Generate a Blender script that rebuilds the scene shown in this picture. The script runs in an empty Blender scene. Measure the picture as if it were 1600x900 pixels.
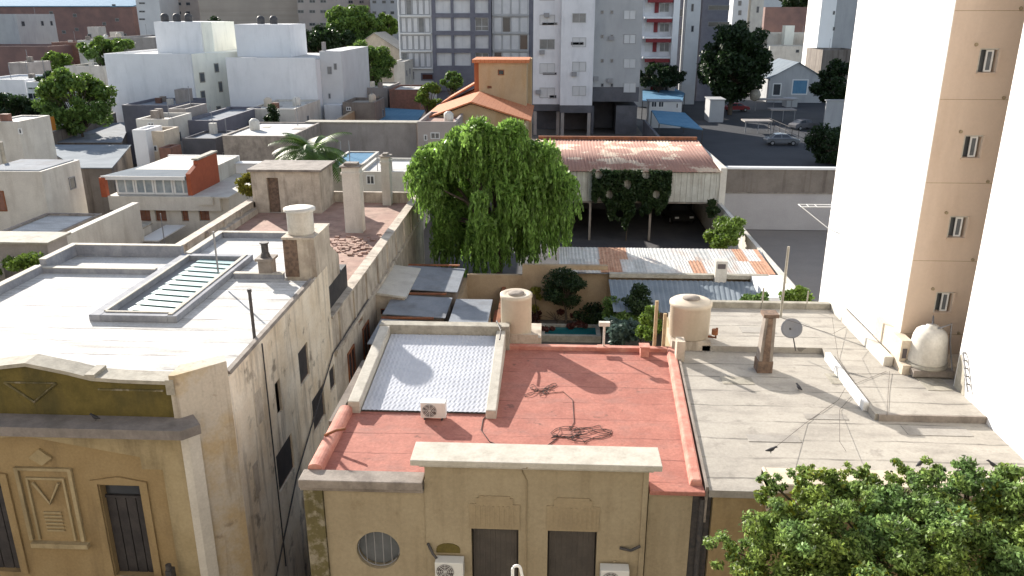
import bpy, math, random
import numpy as np
from mathutils import Vector
random.seed(7); RNG = np.random.default_rng(7)
R = math.radians
SC = bpy.context.scene
COL = SC.collection

# ------------------------------------------------------------------ camera constants (also used to turn image pixels into positions)
F, TILT, YAW, CAMH = 1261.0, R(18.8), R(2.7), 16.0
def ray(px, py):
    u = (px-800)/F; v = -(py-450)/F
    c, s = math.cos(TILT), math.sin(TILT)
    x, y, z = u, c+v*s, -s+v*c
    return (x*math.cos(YAW)-y*math.sin(YAW), x*math.sin(YAW)+y*math.cos(YAW), z)
def PZ(px, py, z):
    r = ray(px, py); t = (z-CAMH)/r[2]; return Vector((r[0]*t, r[1]*t, z))
def PY(px, py, y):
    r = ray(px, py); t = y/r[1]; return Vector((r[0]*t, y, CAMH+r[2]*t))
def PX(px, py, x):
    r = ray(px, py); t = x/r[0]; return Vector((x, r[1]*t, CAMH+r[2]*t))

# ------------------------------------------------------------------ materials
MATS = {}
def lin(c):
    return tuple(((v/12.92) if v <= .04045 else ((v+.055)/1.055)**2.4) for v in [x/255. for x in c])
def mat(name, col, col2=None, scale=1.5, rough=.85, stain=None, stain_amt=.5, stain_scale=(1.2, 1.2, .25), bump=.3, bump_scale=25, metal=0,
        seams=None, contrast=(.38, .62), fine=.12, per_leaf=0, trans=0, spec=.3, stain2=None):
    m = bpy.data.materials.new(name); m.use_nodes = True; MATS[name] = m
    nt = m.node_tree; N = nt.nodes; L = nt.links
    b = N['Principled BSDF']; b.inputs['Roughness'].default_value = rough; b.inputs['Metallic'].default_value = metal
    b.inputs['Specular IOR Level'].default_value = spec
    tc = N.new('ShaderNodeTexCoord')
    def noise(sc, det=6, vec=None, dim_scale=None):
        n = N.new('ShaderNodeTexNoise'); n.inputs['Scale'].default_value = sc; n.inputs['Detail'].default_value = det
        n.inputs['Roughness'].default_value = .62
        if dim_scale:
            mp = N.new('ShaderNodeMapping'); mp.inputs['Scale'].default_value = dim_scale
            L.new(tc.outputs['Object'], mp.inputs['Vector']); L.new(mp.outputs[0], n.inputs['Vector'])
        else:
            L.new(tc.outputs['Object'], n.inputs['Vector'])
        return n.outputs['Fac']
    def ramp(fac, a, bb):
        r = N.new('ShaderNodeMapRange'); r.inputs['From Min'].default_value = a; r.inputs['From Max'].default_value = bb
        L.new(fac, r.inputs['Value']); return r.outputs['Result']
    def mix(fac, a, bb, mode='MIX'):
        x = N.new('ShaderNodeMix'); x.data_type = 'RGBA'; x.blend_type = mode
        if isinstance(fac, (int, float)): x.inputs[0].default_value = fac
        else: L.new(fac, x.inputs[0])
        for i, v in ((6, a), (7, bb)):
            if isinstance(v, tuple): x.inputs[i].default_value = (*v, 1)
            else: L.new(v, x.inputs[i])
        return x.outputs[2]
    def mul(fac, k):
        q = N.new('ShaderNodeMath'); q.operation = 'MULTIPLY'; L.new(fac, q.inputs[0])
        if isinstance(k, (int, float)): q.inputs[1].default_value = k
        else: L.new(k, q.inputs[1])
        return q.outputs[0]
    c = col if col2 is None else mix(ramp(noise(scale), *contrast), col, col2)
    if stain is not None:
        c = mix(mul(ramp(noise(1.0, 8, dim_scale=stain_scale), .5, .68), stain_amt), c, stain)
    if stain2 is not None:
        sc2, am2, s2, lo2, hi2 = stain2
        c = mix(mul(ramp(noise(s2, 9), lo2, hi2), am2), c, sc2)
    if fine:
        f2 = ramp(noise(14, 8), .3, .7)
        g = N.new('ShaderNodeMapRange'); g.inputs['To Min'].default_value = 1-fine; g.inputs['To Max'].default_value = 1+fine*.5
        L.new(f2, g.inputs['Value'])
        cr = N.new('ShaderNodeCombineColor')
        for i in range(3): L.new(g.outputs[0], cr.inputs[i])
        c = mix(1.0, c, cr.outputs[0], 'MULTIPLY')
    if seams:
        axis, step, wid, scol, off = seams
        sp = N.new('ShaderNodeSeparateXYZ'); L.new(tc.outputs['Object'], sp.inputs[0])
        nn = mul(noise(.8, 3), .22)
        a = N.new('ShaderNodeMath'); a.operation = 'ADD'; L.new(sp.outputs[axis], a.inputs[0]); L.new(nn, a.inputs[1])
        d = N.new('ShaderNodeMath'); d.operation = 'MULTIPLY_ADD'; L.new(a.outputs[0], d.inputs[0]); d.inputs[1].default_value = 1/step; d.inputs[2].default_value = off+100
        fr = N.new('ShaderNodeMath'); fr.operation = 'FRACT'; L.new(d.outputs[0], fr.inputs[0])
        lt = N.new('ShaderNodeMath'); lt.operation = 'LESS_THAN'; L.new(fr.outputs[0], lt.inputs[0]); lt.inputs[1].default_value = wid/step
        br = ramp(noise(1.3, 4, dim_scale=(.7, .7, .7)), .35, .6)
        c = mix(mul(mul(lt.outputs[0], br), .75), c, scol)
    if per_leaf:
        ge = N.new('ShaderNodeNewGeometry')
        g = N.new('ShaderNodeMapRange'); g.inputs['To Min'].default_value = 1-per_leaf; g.inputs['To Max'].default_value = 1+per_leaf
        L.new(ge.outputs['Random Per Island'], g.inputs['Value'])
        cr = N.new('ShaderNodeCombineColor')
        for i in range(3): L.new(g.outputs[0], cr.inputs[i])
        c = mix(1.0, c, cr.outputs[0], 'MULTIPLY')
    if isinstance(c, tuple): b.inputs['Base Color'].default_value = (*c, 1)
    else: L.new(c, b.inputs['Base Color'])
    if bump:
        bp = N.new('ShaderNodeBump'); bp.inputs['Strength'].default_value = bump; bp.inputs['Distance'].default_value = .02
        L.new(noise(bump_scale, 6), bp.inputs['Height']); L.new(bp.outputs[0], b.inputs['Normal'])
    if trans:
        out = N['Material Output']; t = N.new('ShaderNodeBsdfTranslucent'); ms = N.new('ShaderNodeMixShader'); ms.inputs[0].default_value = trans
        if isinstance(c, tuple): t.inputs[0].default_value = (*c, 1)
        else: L.new(c, t.inputs[0])
        L.new(b.outputs[0], ms.inputs[1]); L.new(t.outputs[0], ms.inputs[2]); L.new(ms.outputs[0], out.inputs['Surface'])
    return m

mat('white_roof', (.62,.615,.60), (.50,.495,.48), scale=.9, stain=(.27,.25,.225), stain_amt=.75, stain_scale=(.35,2.6,1), seams=(1, .93, .06, (.10,.09,.085), .2), bump=.5, bump_scale=6, fine=.2)
mat('grey_curb', (.30,.31,.34), (.23,.24,.27), scale=3, stain=(.6,.6,.6), stain_amt=.3, bump=.3)
mat('skylight_glass', (.24,.40,.41), (.20,.34,.35), scale=4, rough=.35, bump=0, spec=.5)
mat('dark_metal', (.06,.06,.065), (.10,.09,.085), scale=8, rough=.6, metal=.3, bump=.1)
mat('side_wall', (.80,.72,.60), (.66,.55,.41), scale=.6, stain=(.22,.18,.145), stain_amt=.7, stain_scale=(2.6,2.6,.3), bump=.8, bump_scale=9, stain2=((.13,.105,.085), .7, 1.3, .58, .68))
mat('ochre_side', (.46,.36,.225), (.50,.45,.38), scale=.55, stain=(.15,.12,.09), stain_amt=.7, stain_scale=(2.2,2.2,.2), bump=.7, bump_scale=9, contrast=(.42,.56), stain2=((.17,.13,.10), .6, 1.8, .58, .68))
mat('facade_ochre', (.275,.197,.10), (.31,.23,.123), scale=.9, stain=(.12,.085,.05), stain_amt=.5, stain_scale=(1.5,1.5,.3), bump=.3)
mat('facade_cream', (.385,.315,.195), (.32,.257,.15), scale=.9, stain=(.14,.11,.065), stain_amt=.55, stain_scale=(1.6,1.6,.25), bump=.3)
mat('facade_tan', (.35,.292,.198), (.318,.262,.175), scale=.7, stain=(.22,.175,.11), stain_amt=.5, stain_scale=(2.2,2.2,.2), bump=.4, stain2=((.24,.19,.12), .5, 2.2, .60, .70))
mat('relief_tan', (.33,.265,.17), (.30,.24,.155), scale=1.5, bump=.2)
mat('moss_parapet', (.135,.105,.03), (.10,.08,.022), scale=2.5, stain=(.05,.045,.02), stain_amt=.7, bump=.6)
mat('moss_quoin', (.13,.11,.05), (.26,.23,.17), scale=3.5, stain=(.05,.045,.02), stain_amt=.8, bump=.8, contrast=(.48,.6))
mat('rust_dark', (.22,.15,.11), (.12,.085,.065), scale=6, bump=.6)
mat('old_stone', (.31,.27,.235), (.22,.19,.165), scale=2, stain=(.10,.08,.07), stain_amt=.6, stain_scale=(1.5,1.5,.8), bump=.6)
mat('coping_light', (.52,.49,.43), (.46,.43,.37), scale=3, stain=(.25,.22,.18), stain_amt=.35, stain_scale=(2,2,2), bump=.4)
mat('coping', (.40,.37,.31), (.30,.28,.235), scale=3, stain=(.15,.13,.10), stain_amt=.5, stain_scale=(2,2,2), bump=.5)
mat('cornice_grey', (.24,.215,.20), (.19,.17,.16), scale=3, stain=(.10,.09,.08), stain_amt=.5, bump=.4)
mat('red_roof', (.42,.172,.132), (.34,.13,.10), scale=1.1, stain=(.30,.15,.125), stain_amt=.6, stain_scale=(1.2,2.2,1.2), seams=(1, .98, .05, (.17,.06,.05), .35), bump=.6, bump_scale=14, fine=.22, stain2=((.16,.08,.065), .7, 2.4, .62, .68))
mat('red_coping', (.47,.19,.145), (.55,.28,.22), scale=3, stain=(.28,.10,.08), stain_amt=.5, stain_scale=(2,2,2), bump=.4)
mat('roof_repair', (.30,.28,.255), (.34,.32,.29), scale=3, stain=(.2,.18,.16), stain_amt=.4, bump=.4)
mat('beige_roof', (.395,.368,.325), (.34,.315,.278), scale=.8, stain=(.22,.20,.18), stain_amt=.55, stain_scale=(.6,1.8,1), stain2=((.20,.18,.16), .5, 2.0, .58, .68), seams=(1, .92, .07, (.12,.11,.10), .1), bump=.5, bump_scale=12)
mat('tower_white', (.86,.855,.84), (.83,.825,.81), scale=.4, bump=.1, fine=.02, rough=.7, stain=(.78,.75,.72), stain_amt=.3, stain_scale=(.5,.5,.1))
mat('tower_tan', (.60,.475,.38), (.575,.455,.36), scale=.5, bump=.15, fine=.04, stain=(.34,.235,.165), stain_amt=.3, stain_scale=(.8,.8,.15))
mat('ledge_cream', (.62,.53,.42), (.54,.46,.36), scale=2, stain=(.3,.24,.18), stain_amt=.4)
mat('tank_cream', (.56,.485,.39), (.52,.45,.355), scale=2, rough=.6, bump=.1, fine=.05, stain=(.42,.34,.26), stain_amt=.3, stain_scale=(2,2,.3))
mat('tank_white', (.66,.63,.57), (.58,.55,.49), scale=3, rough=.6, bump=.2, stain=(.35,.30,.25), stain_amt=.4)
mat('embossed_tin', (.52,.54,.59), (.46,.48,.53), scale=1.2, rough=.95, spec=.05, bump=0, fine=.03)
mat('white_plastic', (.66,.66,.64), rough=.5, bump=0, fine=.04)
mat('grille_dark', (.10,.085,.085), rough=.6, bump=0, fine=0)
mat('shutter_dark', (.10,.088,.078), (.075,.066,.06), scale=2, rough=.7, bump=.2)
mat('shutter_black', (.035,.033,.036), (.055,.05,.052), scale=3, rough=.6, bump=.2)
mat('dark_glass', (.04,.045,.055), rough=.15, bump=0, fine=0, spec=.6)
mat('mid_glass', (.10,.11,.12), (.16,.17,.18), scale=.8, rough=.2, bump=0, fine=0, spec=.6)
mat('shutter_light', (.62,.62,.62), (.55,.55,.56), scale=.7, rough=.7, bump=0, fine=.03)
mat('white_frame', (.68,.68,.67), rough=.5, bump=0, fine=.03)
mat('grey_frame', (.26,.26,.27), rough=.6, bump=0, fine=.05)
mat('rust', (.30,.115,.05), (.20,.08,.045), scale=3, stain=(.10,.05,.035), stain_amt=.6, bump=.6, rough=.9)
mat('terracotta_terrace', (.42,.275,.215), (.34,.205,.165), scale=1.3, stain=(.20,.135,.10), stain_amt=.7, stain_scale=(1.6,1.6,1.6), bump=.8, bump_scale=10)
mat('terrace_wall', (.58,.51,.42), (.42,.36,.295), scale=1.2, stain=(.18,.14,.11), stain_amt=.7, stain_scale=(2,2,.35), bump=.8, bump_scale=10)
mat('brick', (.26,.13,.095), (.19,.10,.075), scale=3, stain=(.10,.07,.06), stain_amt=.6, bump=.8, bump_scale=14)
mat('brick_red', (.36,.095,.045), (.31,.08,.04), scale=3, bump=.5)
mat('cream_wall', (.62,.59,.53), (.54,.51,.46), scale=.8, stain=(.30,.26,.21), stain_amt=.4, bump=.3)
mat('white_wall', (.78,.78,.79), (.73,.73,.74), scale=.5, stain=(.46,.47,.48), stain_amt=.25, bump=.2, fine=.05)
mat('cream_wall_lightened', (.92,.91,.80), (.88,.87,.77), scale=.5, stain=(.50,.50,.44), stain_amt=.25, bump=.1, fine=.04)  # lightened cream that mimics light on the white block's side
mat('grey_wall', (.34,.31,.29), (.28,.255,.24), scale=.7, stain=(.18,.16,.145), stain_amt=.5, bump=.3)
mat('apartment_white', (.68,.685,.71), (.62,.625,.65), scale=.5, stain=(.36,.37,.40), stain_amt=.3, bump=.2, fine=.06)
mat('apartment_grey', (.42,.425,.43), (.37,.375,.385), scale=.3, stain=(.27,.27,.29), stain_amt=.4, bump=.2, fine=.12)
mat('apartment_pale', (.58,.585,.59), (.52,.525,.53), scale=.4, bump=.2, fine=.06)
mat('frame_slate', (.17,.17,.20), (.14,.14,.17), scale=1, bump=.2)
mat('concrete_dark', (.12,.12,.135), (.09,.09,.10), scale=.7, bump=.3)
mat('red_paint', (.22,.03,.035), rough=.6, bump=0)
mat('beige_far', (.38,.335,.29), (.34,.30,.26), scale=.3, stain=(.27,.235,.20), stain_amt=.5, stain_scale=(.02,.02,1.2), bump=.2)
mat('pinkish_far', (.40,.35,.32), (.33,.29,.27), scale=.3, bump=.2)
mat('brick_far', (.24,.145,.125), (.19,.12,.11), scale=.4, stain=(.12,.085,.08), stain_amt=.5, stain_scale=(.3,.3,.3), bump=.3)
mat('orange_tile', (.56,.22,.10), (.48,.17,.075), scale=3, seams=(0, .45, .06, (.38,.10,.04), 0), bump=.8, bump_scale=10)
mat('yellow_wall', (.50,.36,.215), (.45,.32,.19), scale=.6, stain=(.42,.25,.10), stain_amt=.4, bump=.2)
mat('orange_paint', (.38,.14,.065), rough=.7, bump=.1)
mat('blue_roof', (.10,.22,.34), (.13,.26,.38), scale=.6, rough=.9, spec=.05, seams=(0, .6, .05, (.07,.15,.25), 0), bump=.2)
mat('grey_tin', (.27,.29,.32), (.22,.24,.27), scale=1, rough=.9, spec=.08, stain=(.14,.13,.13), stain_amt=.5, stain_scale=(.6,.6,.6), bump=.2)
mat('light_tin', (.17,.20,.23), (.22,.25,.28), scale=.6, rough=.9, spec=.08, stain=(.2,.24,.28), stain_amt=.4, stain_scale=(.8,.3,.8), bump=.2)
mat('sunroom_tin', (.12,.15,.18), (.15,.18,.21), scale=.6, rough=.9, spec=.05, bump=.2)
mat('rust_roof', (.58,.47,.37), (.36,.215,.175), scale=.5, stain=(.30,.17,.135), stain_amt=.8, stain_scale=(.7,.25,1), bump=.3, contrast=(.44,.48), spec=.1, rough=.8)
mat('patch_roof', (.60,.60,.58), (.50,.50,.48), scale=2, spec=.1, stain=(.45,.19,.09), stain_amt=.3, stain_scale=(.8,.5,1), bump=.3)
mat('worn_tin', (.42,.42,.40), (.50,.50,.49), scale=2, rough=.9, spec=.1, stain=(.38,.20,.12), stain_amt=.5, stain_scale=(1.5,.7,1), bump=.3)
mat('rust_sheet', (.40,.21,.13), (.50,.30,.20), scale=3, stain=(.35,.14,.08), stain_amt=.5, stain_scale=(3,1,1), bump=.3)
mat('white_sheet', (.50,.50,.46), (.42,.41,.37), scale=2, stain=(.20,.17,.14), stain_amt=.6, stain_scale=(4,4,.25), bump=.2)
mat('yard_wall', (.40,.305,.20), (.35,.26,.165), scale=.8, stain=(.22,.15,.09), stain_amt=.6, stain_scale=(.8,.8,.5), bump=.5)
mat('stained_wall', (.22,.19,.165), (.18,.155,.135), scale=1, stain=(.08,.06,.05), stain_amt=.7, stain_scale=(2,2,.15), bump=.4)
mat('pale_lower_wall', (.42,.40,.40), (.38,.36,.36), scale=.5, bump=.2)
mat('lot_slab', (.27,.24,.215), (.24,.215,.195), scale=.4, bump=.3)
mat('bounce_cream', (.46,.425,.37), (.42,.385,.335), scale=.5, bump=.1)  # wall colour of the added building that bounces warm light
mat('asphalt', (.045,.048,.056), (.034,.037,.045), scale=.25, bump=.4, stain=(.03,.03,.035), stain_amt=.4, stain_scale=(.2,.5,1))
mat('dirt', (.15,.13,.11), (.10,.088,.075), scale=.2, bump=.5)
mat('pavement', (.24,.23,.22), (.2,.19,.18), scale=1, seams=(0, .5, .02, (.1,.1,.1), 0), bump=.4)
mat('yard_paving', (.085,.082,.085), (.065,.062,.068), scale=.8, seams=(0, 1.2, .05, (.06,.06,.06), 0), bump=.3)
mat('pool_water', (.01,.10,.11), (.012,.12,.13), scale=2, rough=.08, bump=.15, bump_scale=5, spec=.5, fine=0)
mat('bark', (.10,.075,.055), (.07,.055,.04), scale=5, bump=.9)
def leafmat(n, a, b, **k):
    k.setdefault('per_leaf', .4)
    return mat(n, a, b, scale=k.pop('scale', .7), rough=.5, bump=0, fine=0, trans=k.pop('trans', .35), spec=.35, **k)
leafmat('willow_leaf', (.20,.33,.07), (.15,.26,.05), per_leaf=.5, trans=.45)
leafmat('street_leaf', (.15,.25,.085), (.22,.29,.06), scale=1.1, per_leaf=.85, trans=.4)
leafmat('street_leaf_yellow', (.22,.24,.02), (.15,.18,.02))
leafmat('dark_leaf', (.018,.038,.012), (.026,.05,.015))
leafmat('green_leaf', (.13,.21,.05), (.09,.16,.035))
leafmat('bright_leaf', (.16,.24,.04), (.11,.18,.03))
leafmat('yellow_leaf', (.25,.23,.035), (.18,.18,.03))
leafmat('blue_leaf', (.10,.15,.13), (.07,.11,.09))
leafmat('vine_leaf', (.022,.045,.015), (.035,.06,.018))
leafmat('red_leaf', (.12,.03,.025), (.07,.03,.02))
mat('car_paint', (.22,.23,.25), rough=.25, bump=0, metal=.4, fine=0, spec=.6)
mat('rubber', (.02,.02,.02), rough=.9, bump=0, fine=0)
mat('cable_black', (.05,.035,.035), rough=.8, bump=0, fine=0)
mat('wood', (.45,.35,.22), (.36,.27,.165), scale=4, bump=.5)
mat('bird_black', (.03,.03,.035), rough=.7, bump=0)
mat('tin_white', (.60,.63,.66), (.52,.55,.58), scale=1, rough=.6, bump=.2)
mat('lilac_glass', (.20,.24,.27), (.38,.42,.44), scale=.9, rough=.3, bump=0, fine=0)
mat('orange_awning', (.38,.15,.02), rough=.8, bump=0)

# ------------------------------------------------------------------ mesh builder
class MB:
    def __init__(s): s.v = []; s.f = []; s.sm = []
    def add(s, vs, fs, smooth=False):
        o = len(s.v); s.v += [tuple(p) for p in vs]
        s.f += [tuple(i+o for i in f) for f in fs]; s.sm += [smooth]*len(fs); return s
    def box(s, x0, x1, y0, y1, z0, z1):
        if x0 > x1: x0, x1 = x1, x0
        if y0 > y1: y0, y1 = y1, y0
        if z0 > z1: z0, z1 = z1, z0
        vs = [(x0,y0,z0),(x1,y0,z0),(x1,y1,z0),(x0,y1,z0),(x0,y0,z1),(x1,y0,z1),(x1,y1,z1),(x0,y1,z1)]
        return s.add(vs, [(3,2,1,0),(4,5,6,7),(0,1,5,4),(1,2,6,5),(2,3,7,6),(3,0,4,7)])
    def hexa(s, p):   # 8 points, bottom 4 ccw then top 4
        return s.add(p, [(3,2,1,0),(4,5,6,7),(0,1,5,4),(1,2,6,5),(2,3,7,6),(3,0,4,7)])
    def prism_z(s, poly, z0, z1):
        n = len(poly); vs = [(x,y,z0) for x,y in poly]+[(x,y,z1) for x,y in poly]
        return s.add(vs, [tuple(range(n-1,-1,-1)), tuple(range(n,2*n))]+[(i,(i+1)%n,n+(i+1)%n,n+i) for i in range(n)])
    def prism_y(s, poly, y0, y1):   # poly in xz, counter-clockwise seen from -y
        n = len(poly); vs = [(x,y0,z) for x,z in poly]+[(x,y1,z) for x,z in poly]
        return s.add(vs, [tuple(range(n)), tuple(range(2*n-1,n-1,-1))]+[((i+1)%n,i,n+i,n+(i+1)%n) for i in range(n)])
    def prism_x(s, poly, x0, x1):   # poly in yz
        n = len(poly); vs = [(x0,y,z) for y,z in poly]+[(x1,y,z) for y,z in poly]
        return s.add(vs, [tuple(range(n-1,-1,-1)), tuple(range(n,2*n))]+[(i,(i+1)%n,n+(i+1)%n,n+i) for i in range(n)])
    def tube(s, path, r, n=8, r2=None, cap=True):
        path = [Vector(p) for p in path]; m = len(path); base = len(s.v)
        vs = []; fs = []
        for i, p in enumerate(path):
            d = (path[min(i+1, m-1)]-path[max(i-1, 0)]).normalized()
            a = Vector((0,0,1)) if abs(d.z) < .9 else Vector((1,0,0))
            u = d.cross(a).normalized(); w = d.cross(u).normalized()
            rr = r if r2 is None else r+(r2-r)*i/(m-1)
            for k in range(n):
                t = 2*math.pi*k/n; vs.append(p+(u*math.cos(t)+w*math.sin(t))*rr)
        for i in range(m-1):
            for k in range(n):
                fs.append((i*n+k, i*n+(k+1)%n, (i+1)*n+(k+1)%n, (i+1)*n+k))
        s.add(vs, fs, True)
        if cap: s.add([vs[k] for k in range(n)], [tuple(range(n-1,-1,-1))]); s.add([vs[(m-1)*n+k] for k in range(n)], [tuple(range(n))])
        return s
    def lathe(s, cx, cy, prof, n=28, smooth=True):
        vs = []; fs = []
        for r, z in prof:
            for k in range(n):
                t = 2*math.pi*k/n; vs.append((cx+r*math.cos(t), cy+r*math.sin(t), z))
        for i in range(len(prof)-1):
            for k in range(n):
                fs.append((i*n+k, i*n+(k+1)%n, (i+1)*n+(k+1)%n, (i+1)*n+k))
        s.add(vs, fs, smooth)
        for j, rev in ((0, True), (len(prof)-1, False)):
            if prof[j][0] > .001:
                ring = [vs[j*n+k] for k in range(n)]; s.add(ring, [tuple(range(n-1,-1,-1)) if rev else tuple(range(n))])
        return s
    def build(s, name, m, parent=None, bevel=0):
        me = bpy.data.meshes.new(name); me.from_pydata(s.v, [], s.f)
        me.polygons.foreach_set('use_smooth', s.sm); me.update()
        o = bpy.data.objects.new(name, me); COL.objects.link(o)
        me.materials.append(MATS[m])
        if parent is not None:
            o.parent = parent; o.matrix_parent_inverse.identity(); o.location = -parent.location
            if parent.parent is not None: o.location = (0,0,0)
        if bevel:
            b = o.modifiers.new('Bevel', 'BEVEL'); b.width = bevel; b.segments = 2; b.limit_method = 'ANGLE'
        return o
# parts are modelled in world coordinates under an Empty: the Empty sits at its thing's base and parts are offset back
def thing(name, label, cat, loc=(0,0,0), group=None):
    o = bpy.data.objects.new(name, None); COL.objects.link(o); o.location = loc; o.empty_display_size = .2
    o['label'] = label; o['category'] = cat
    if group: o['group'] = group
    return o
def tag(o, label, cat, group=None):
    o['label'] = label; o['category'] = cat
    if group: o['group'] = group
    return o
def struct(mb, name, m):
    o = mb.build(name, m); o['kind'] = 'structure'; return o
def copy_tree(root, loc, label, parent=None):
    r = root.copy(); COL.objects.link(r); r.location = loc; r['label'] = label
    for ch in list(root.children):
        c = ch.copy(); COL.objects.link(c); c.parent = r
        for g in list(ch.children):
            d = g.copy(); COL.objects.link(d); d.parent = c
    return r

def wall(mb, f, p, u0, u1, z0, z1, holes=(), t=.2):
    """A wall sheet facing f at plane p with real openings of depth t. holes: (u0,u1,z0,z1)."""
    def P(u, d, z):
        return {'-y': (u, p+d, z), '+x': (p-d, u, z), '-x': (p+d, u, z)}[f]
    flip = f == '-x'
    us = sorted({u0, u1} | {h[0] for h in holes} | {h[1] for h in holes}); zs = sorted({z0, z1} | {h[2] for h in holes} | {h[3] for h in holes})
    us = [u for u in us if u0 <= u <= u1]; zs = [z for z in zs if z0 <= z <= z1]
    def q(a): mb.add(a, [(3,2,1,0) if flip else (0,1,2,3)])
    for i in range(len(us)-1):
        for j in range(len(zs)-1):
            um, zm = (us[i]+us[i+1])/2, (zs[j]+zs[j+1])/2
            if any(h[0] < um < h[1] and h[2] < zm < h[3] for h in holes): continue
            q([P(us[i],0,zs[j]), P(us[i+1],0,zs[j]), P(us[i+1],0,zs[j+1]), P(us[i],0,zs[j+1])])
    for a, b, c, d in holes:
        q([P(a,0,c), P(a,t,c), P(b,t,c), P(b,0,c)]); q([P(a,0,d), P(b,0,d), P(b,t,d), P(a,t,d)])
        q([P(a,0,c), P(a,0,d), P(a,t,d), P(a,t,c)]); q([P(b,0,c), P(b,t,c), P(b,t,d), P(b,0,d)])
    q([P(u0,0,z1), P(u1,0,z1), P(u1,t,z1), P(u0,t,z1)]); q([P(u0,0,z0), P(u0,0,z1), P(u0,t,z1), P(u0,t,z0)]); q([P(u1,0,z0), P(u1,t,z0), P(u1,t,z1), P(u1,0,z1)])

def window(parent, f, p, u0, u1, z0, z1, fm='white_frame', pm='dark_glass', d0=0., fw=.06, mull=1, name='window', proud=.05, transom=None):
    """frame + pane at plane p, sunk by d0 (outward is negative)."""
    def bx(mb, a, b, d_out, d_in, c, d):
        if f == '-y': mb.box(a, b, p+d0-d_out, p+d0+d_in, c, d)
        elif f == '+x': mb.box(p-d0+d_out, p-d0-d_in, a, b, c, d)
        else: mb.box(p+d0-d_out, p+d0+d_in, a, b, c, d)
    m = MB(); 
    bx(m, u0, u1, proud, -.001, z0, z0+fw); bx(m, u0, u1, proud, -.001, z1-fw, z1)
    bx(m, u0, u0+fw, proud, -.001, z0+fw, z1-fw); bx(m, u1-fw, u1, proud, -.001, z0+fw, z1-fw)
    for i in range(mull):
        c = u0+(u1-u0)*(i+1)/(mull+1); bx(m, c-fw*.4, c+fw*.4, proud*.9, -.001, z0+fw, z1-fw)
    if transom: bx(m, u0+fw, u1-fw, proud*.8, -.001, z0+(z1-z0)*transom-fw*.4, z0+(z1-z0)*transom+fw*.4)
    w = m.build(name, fm, parent)
    m = MB(); bx(m, u0+fw, u1-fw, .02, -.002, z0+fw, z1-fw)
    m.build('pane', pm, w)
    return w

# ------------------------------------------------------------------ foliage
def leaf_mesh(name, m, pts, size, parent=None, stretch=1.0, updir=None, flat=0.0):
    n = len(pts); pts = np.asarray(pts)
    a = RNG.normal(size=(n,3)); 
    if updir is not None: a = a*.35+np.asarray(updir)
    a /= np.linalg.norm(a, axis=1)[:,None]
    b = RNG.normal(size=(n,3)); b -= (b*a).sum(1)[:,None]*a; b /= np.linalg.norm(b, axis=1)[:,None]
    s = size*RNG.uniform(.45, 1.6, n)[:,None]
    v = np.stack([pts-a*s*stretch, pts+b*s*.55, pts+a*s*stretch, pts-b*s*.55], axis=1).reshape(-1,3)
    me = bpy.data.meshes.new(name)
    me.vertices.add(4*n); me.vertices.foreach_set('co', v.ravel().astype(np.float32))
    me.loops.add(4*n); me.loops.foreach_set('vertex_index', np.arange(4*n, dtype=np.int32))
    me.polygons.add(n); me.polygons.foreach_set('loop_start', np.arange(0, 4*n, 4, dtype=np.int32)); me.polygons.foreach_set('loop_total', np.full(n, 4, dtype=np.int32))
    me.update(); me.validate()
    o = bpy.data.objects.new(name, me); COL.objects.link(o); me.materials.append(MATS[m])
    if parent is not None:
        o.parent = parent; o.location = -parent.location
    return o
def clump_pts(clumps, n, shell=.55):
    cs = np.array([c[:3] for c in clumps]); rs = np.array([c[3] for c in clumps]); sq = np.array([c[4] if len(c) > 4 else .8 for c in clumps])
    w = rs**2; idx = RNG.choice(len(clumps), n, p=w/w.sum())
    d = RNG.normal(size=(n,3)); d /= np.linalg.norm(d, axis=1)[:,None]
    r = RNG.uniform(shell**2, 1, n)**.5*RNG.uniform(.82, 1.12, n)
    p = cs[idx]+d*(r*rs[idx])[:,None]*np.stack([np.ones(n), np.ones(n), sq[idx]], 1)
    return p
def crown_clumps(c, rx, rz, k, rc):
    out = []
    while len(out) < k:
        d = Vector(RNG.normal(size=3)).normalized(); t = RNG.uniform(.45, 1)**.6
        out.append((c[0]+d.x*rx*t, c[1]+d.y*rx*t, c[2]+d.z*rz*t, rc*RNG.uniform(.6, 1.25)))
    return out
def limbs(name, base, clumps, r0, parent, m='bark', fork=.55, every=2):
    mb = MB(); b = Vector(base); top = Vector(np.mean([c[:3] for c in clumps], axis=0)); f = b.lerp(top, fork); f.x = b.x*.7+top.x*.3; f.y = b.y*.7+top.y*.3
    mb.tube([b, b.lerp(f, .5)+Vector((.04,.03,0)), f], r0, 9, r0*.7)
    for c in clumps[::every]:
        e = Vector(c[:3]); q = f.lerp(e, .5)+Vector((0,0,.15*(e-f).length))
        mb.tube([f, q, e], r0*.42, 5, r0*.08)
    return mb.build(name, m, parent)
def tree(label, loc, cz, rx, rz, k, rc, n, size, m, cat='tree', name='leafy_tree', group=None, trunk=.18, shell=.5, extra=None):
    t = thing(name, label, cat, loc, group)
    cl = crown_clumps((loc[0], loc[1], cz), rx, rz, k, rc)
    leaf_mesh('crown', m, clump_pts(cl, n, shell), size, t, 1.0)
    if extra: leaf_mesh('upper_leaves', extra[0], clump_pts([c for c in cl if c[2] > cz], extra[1], .85), size, t)  # second leaf colour on clumps above the crown centre
    limbs('trunk', loc, cl, trunk, t, every=1)
    return t

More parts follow.
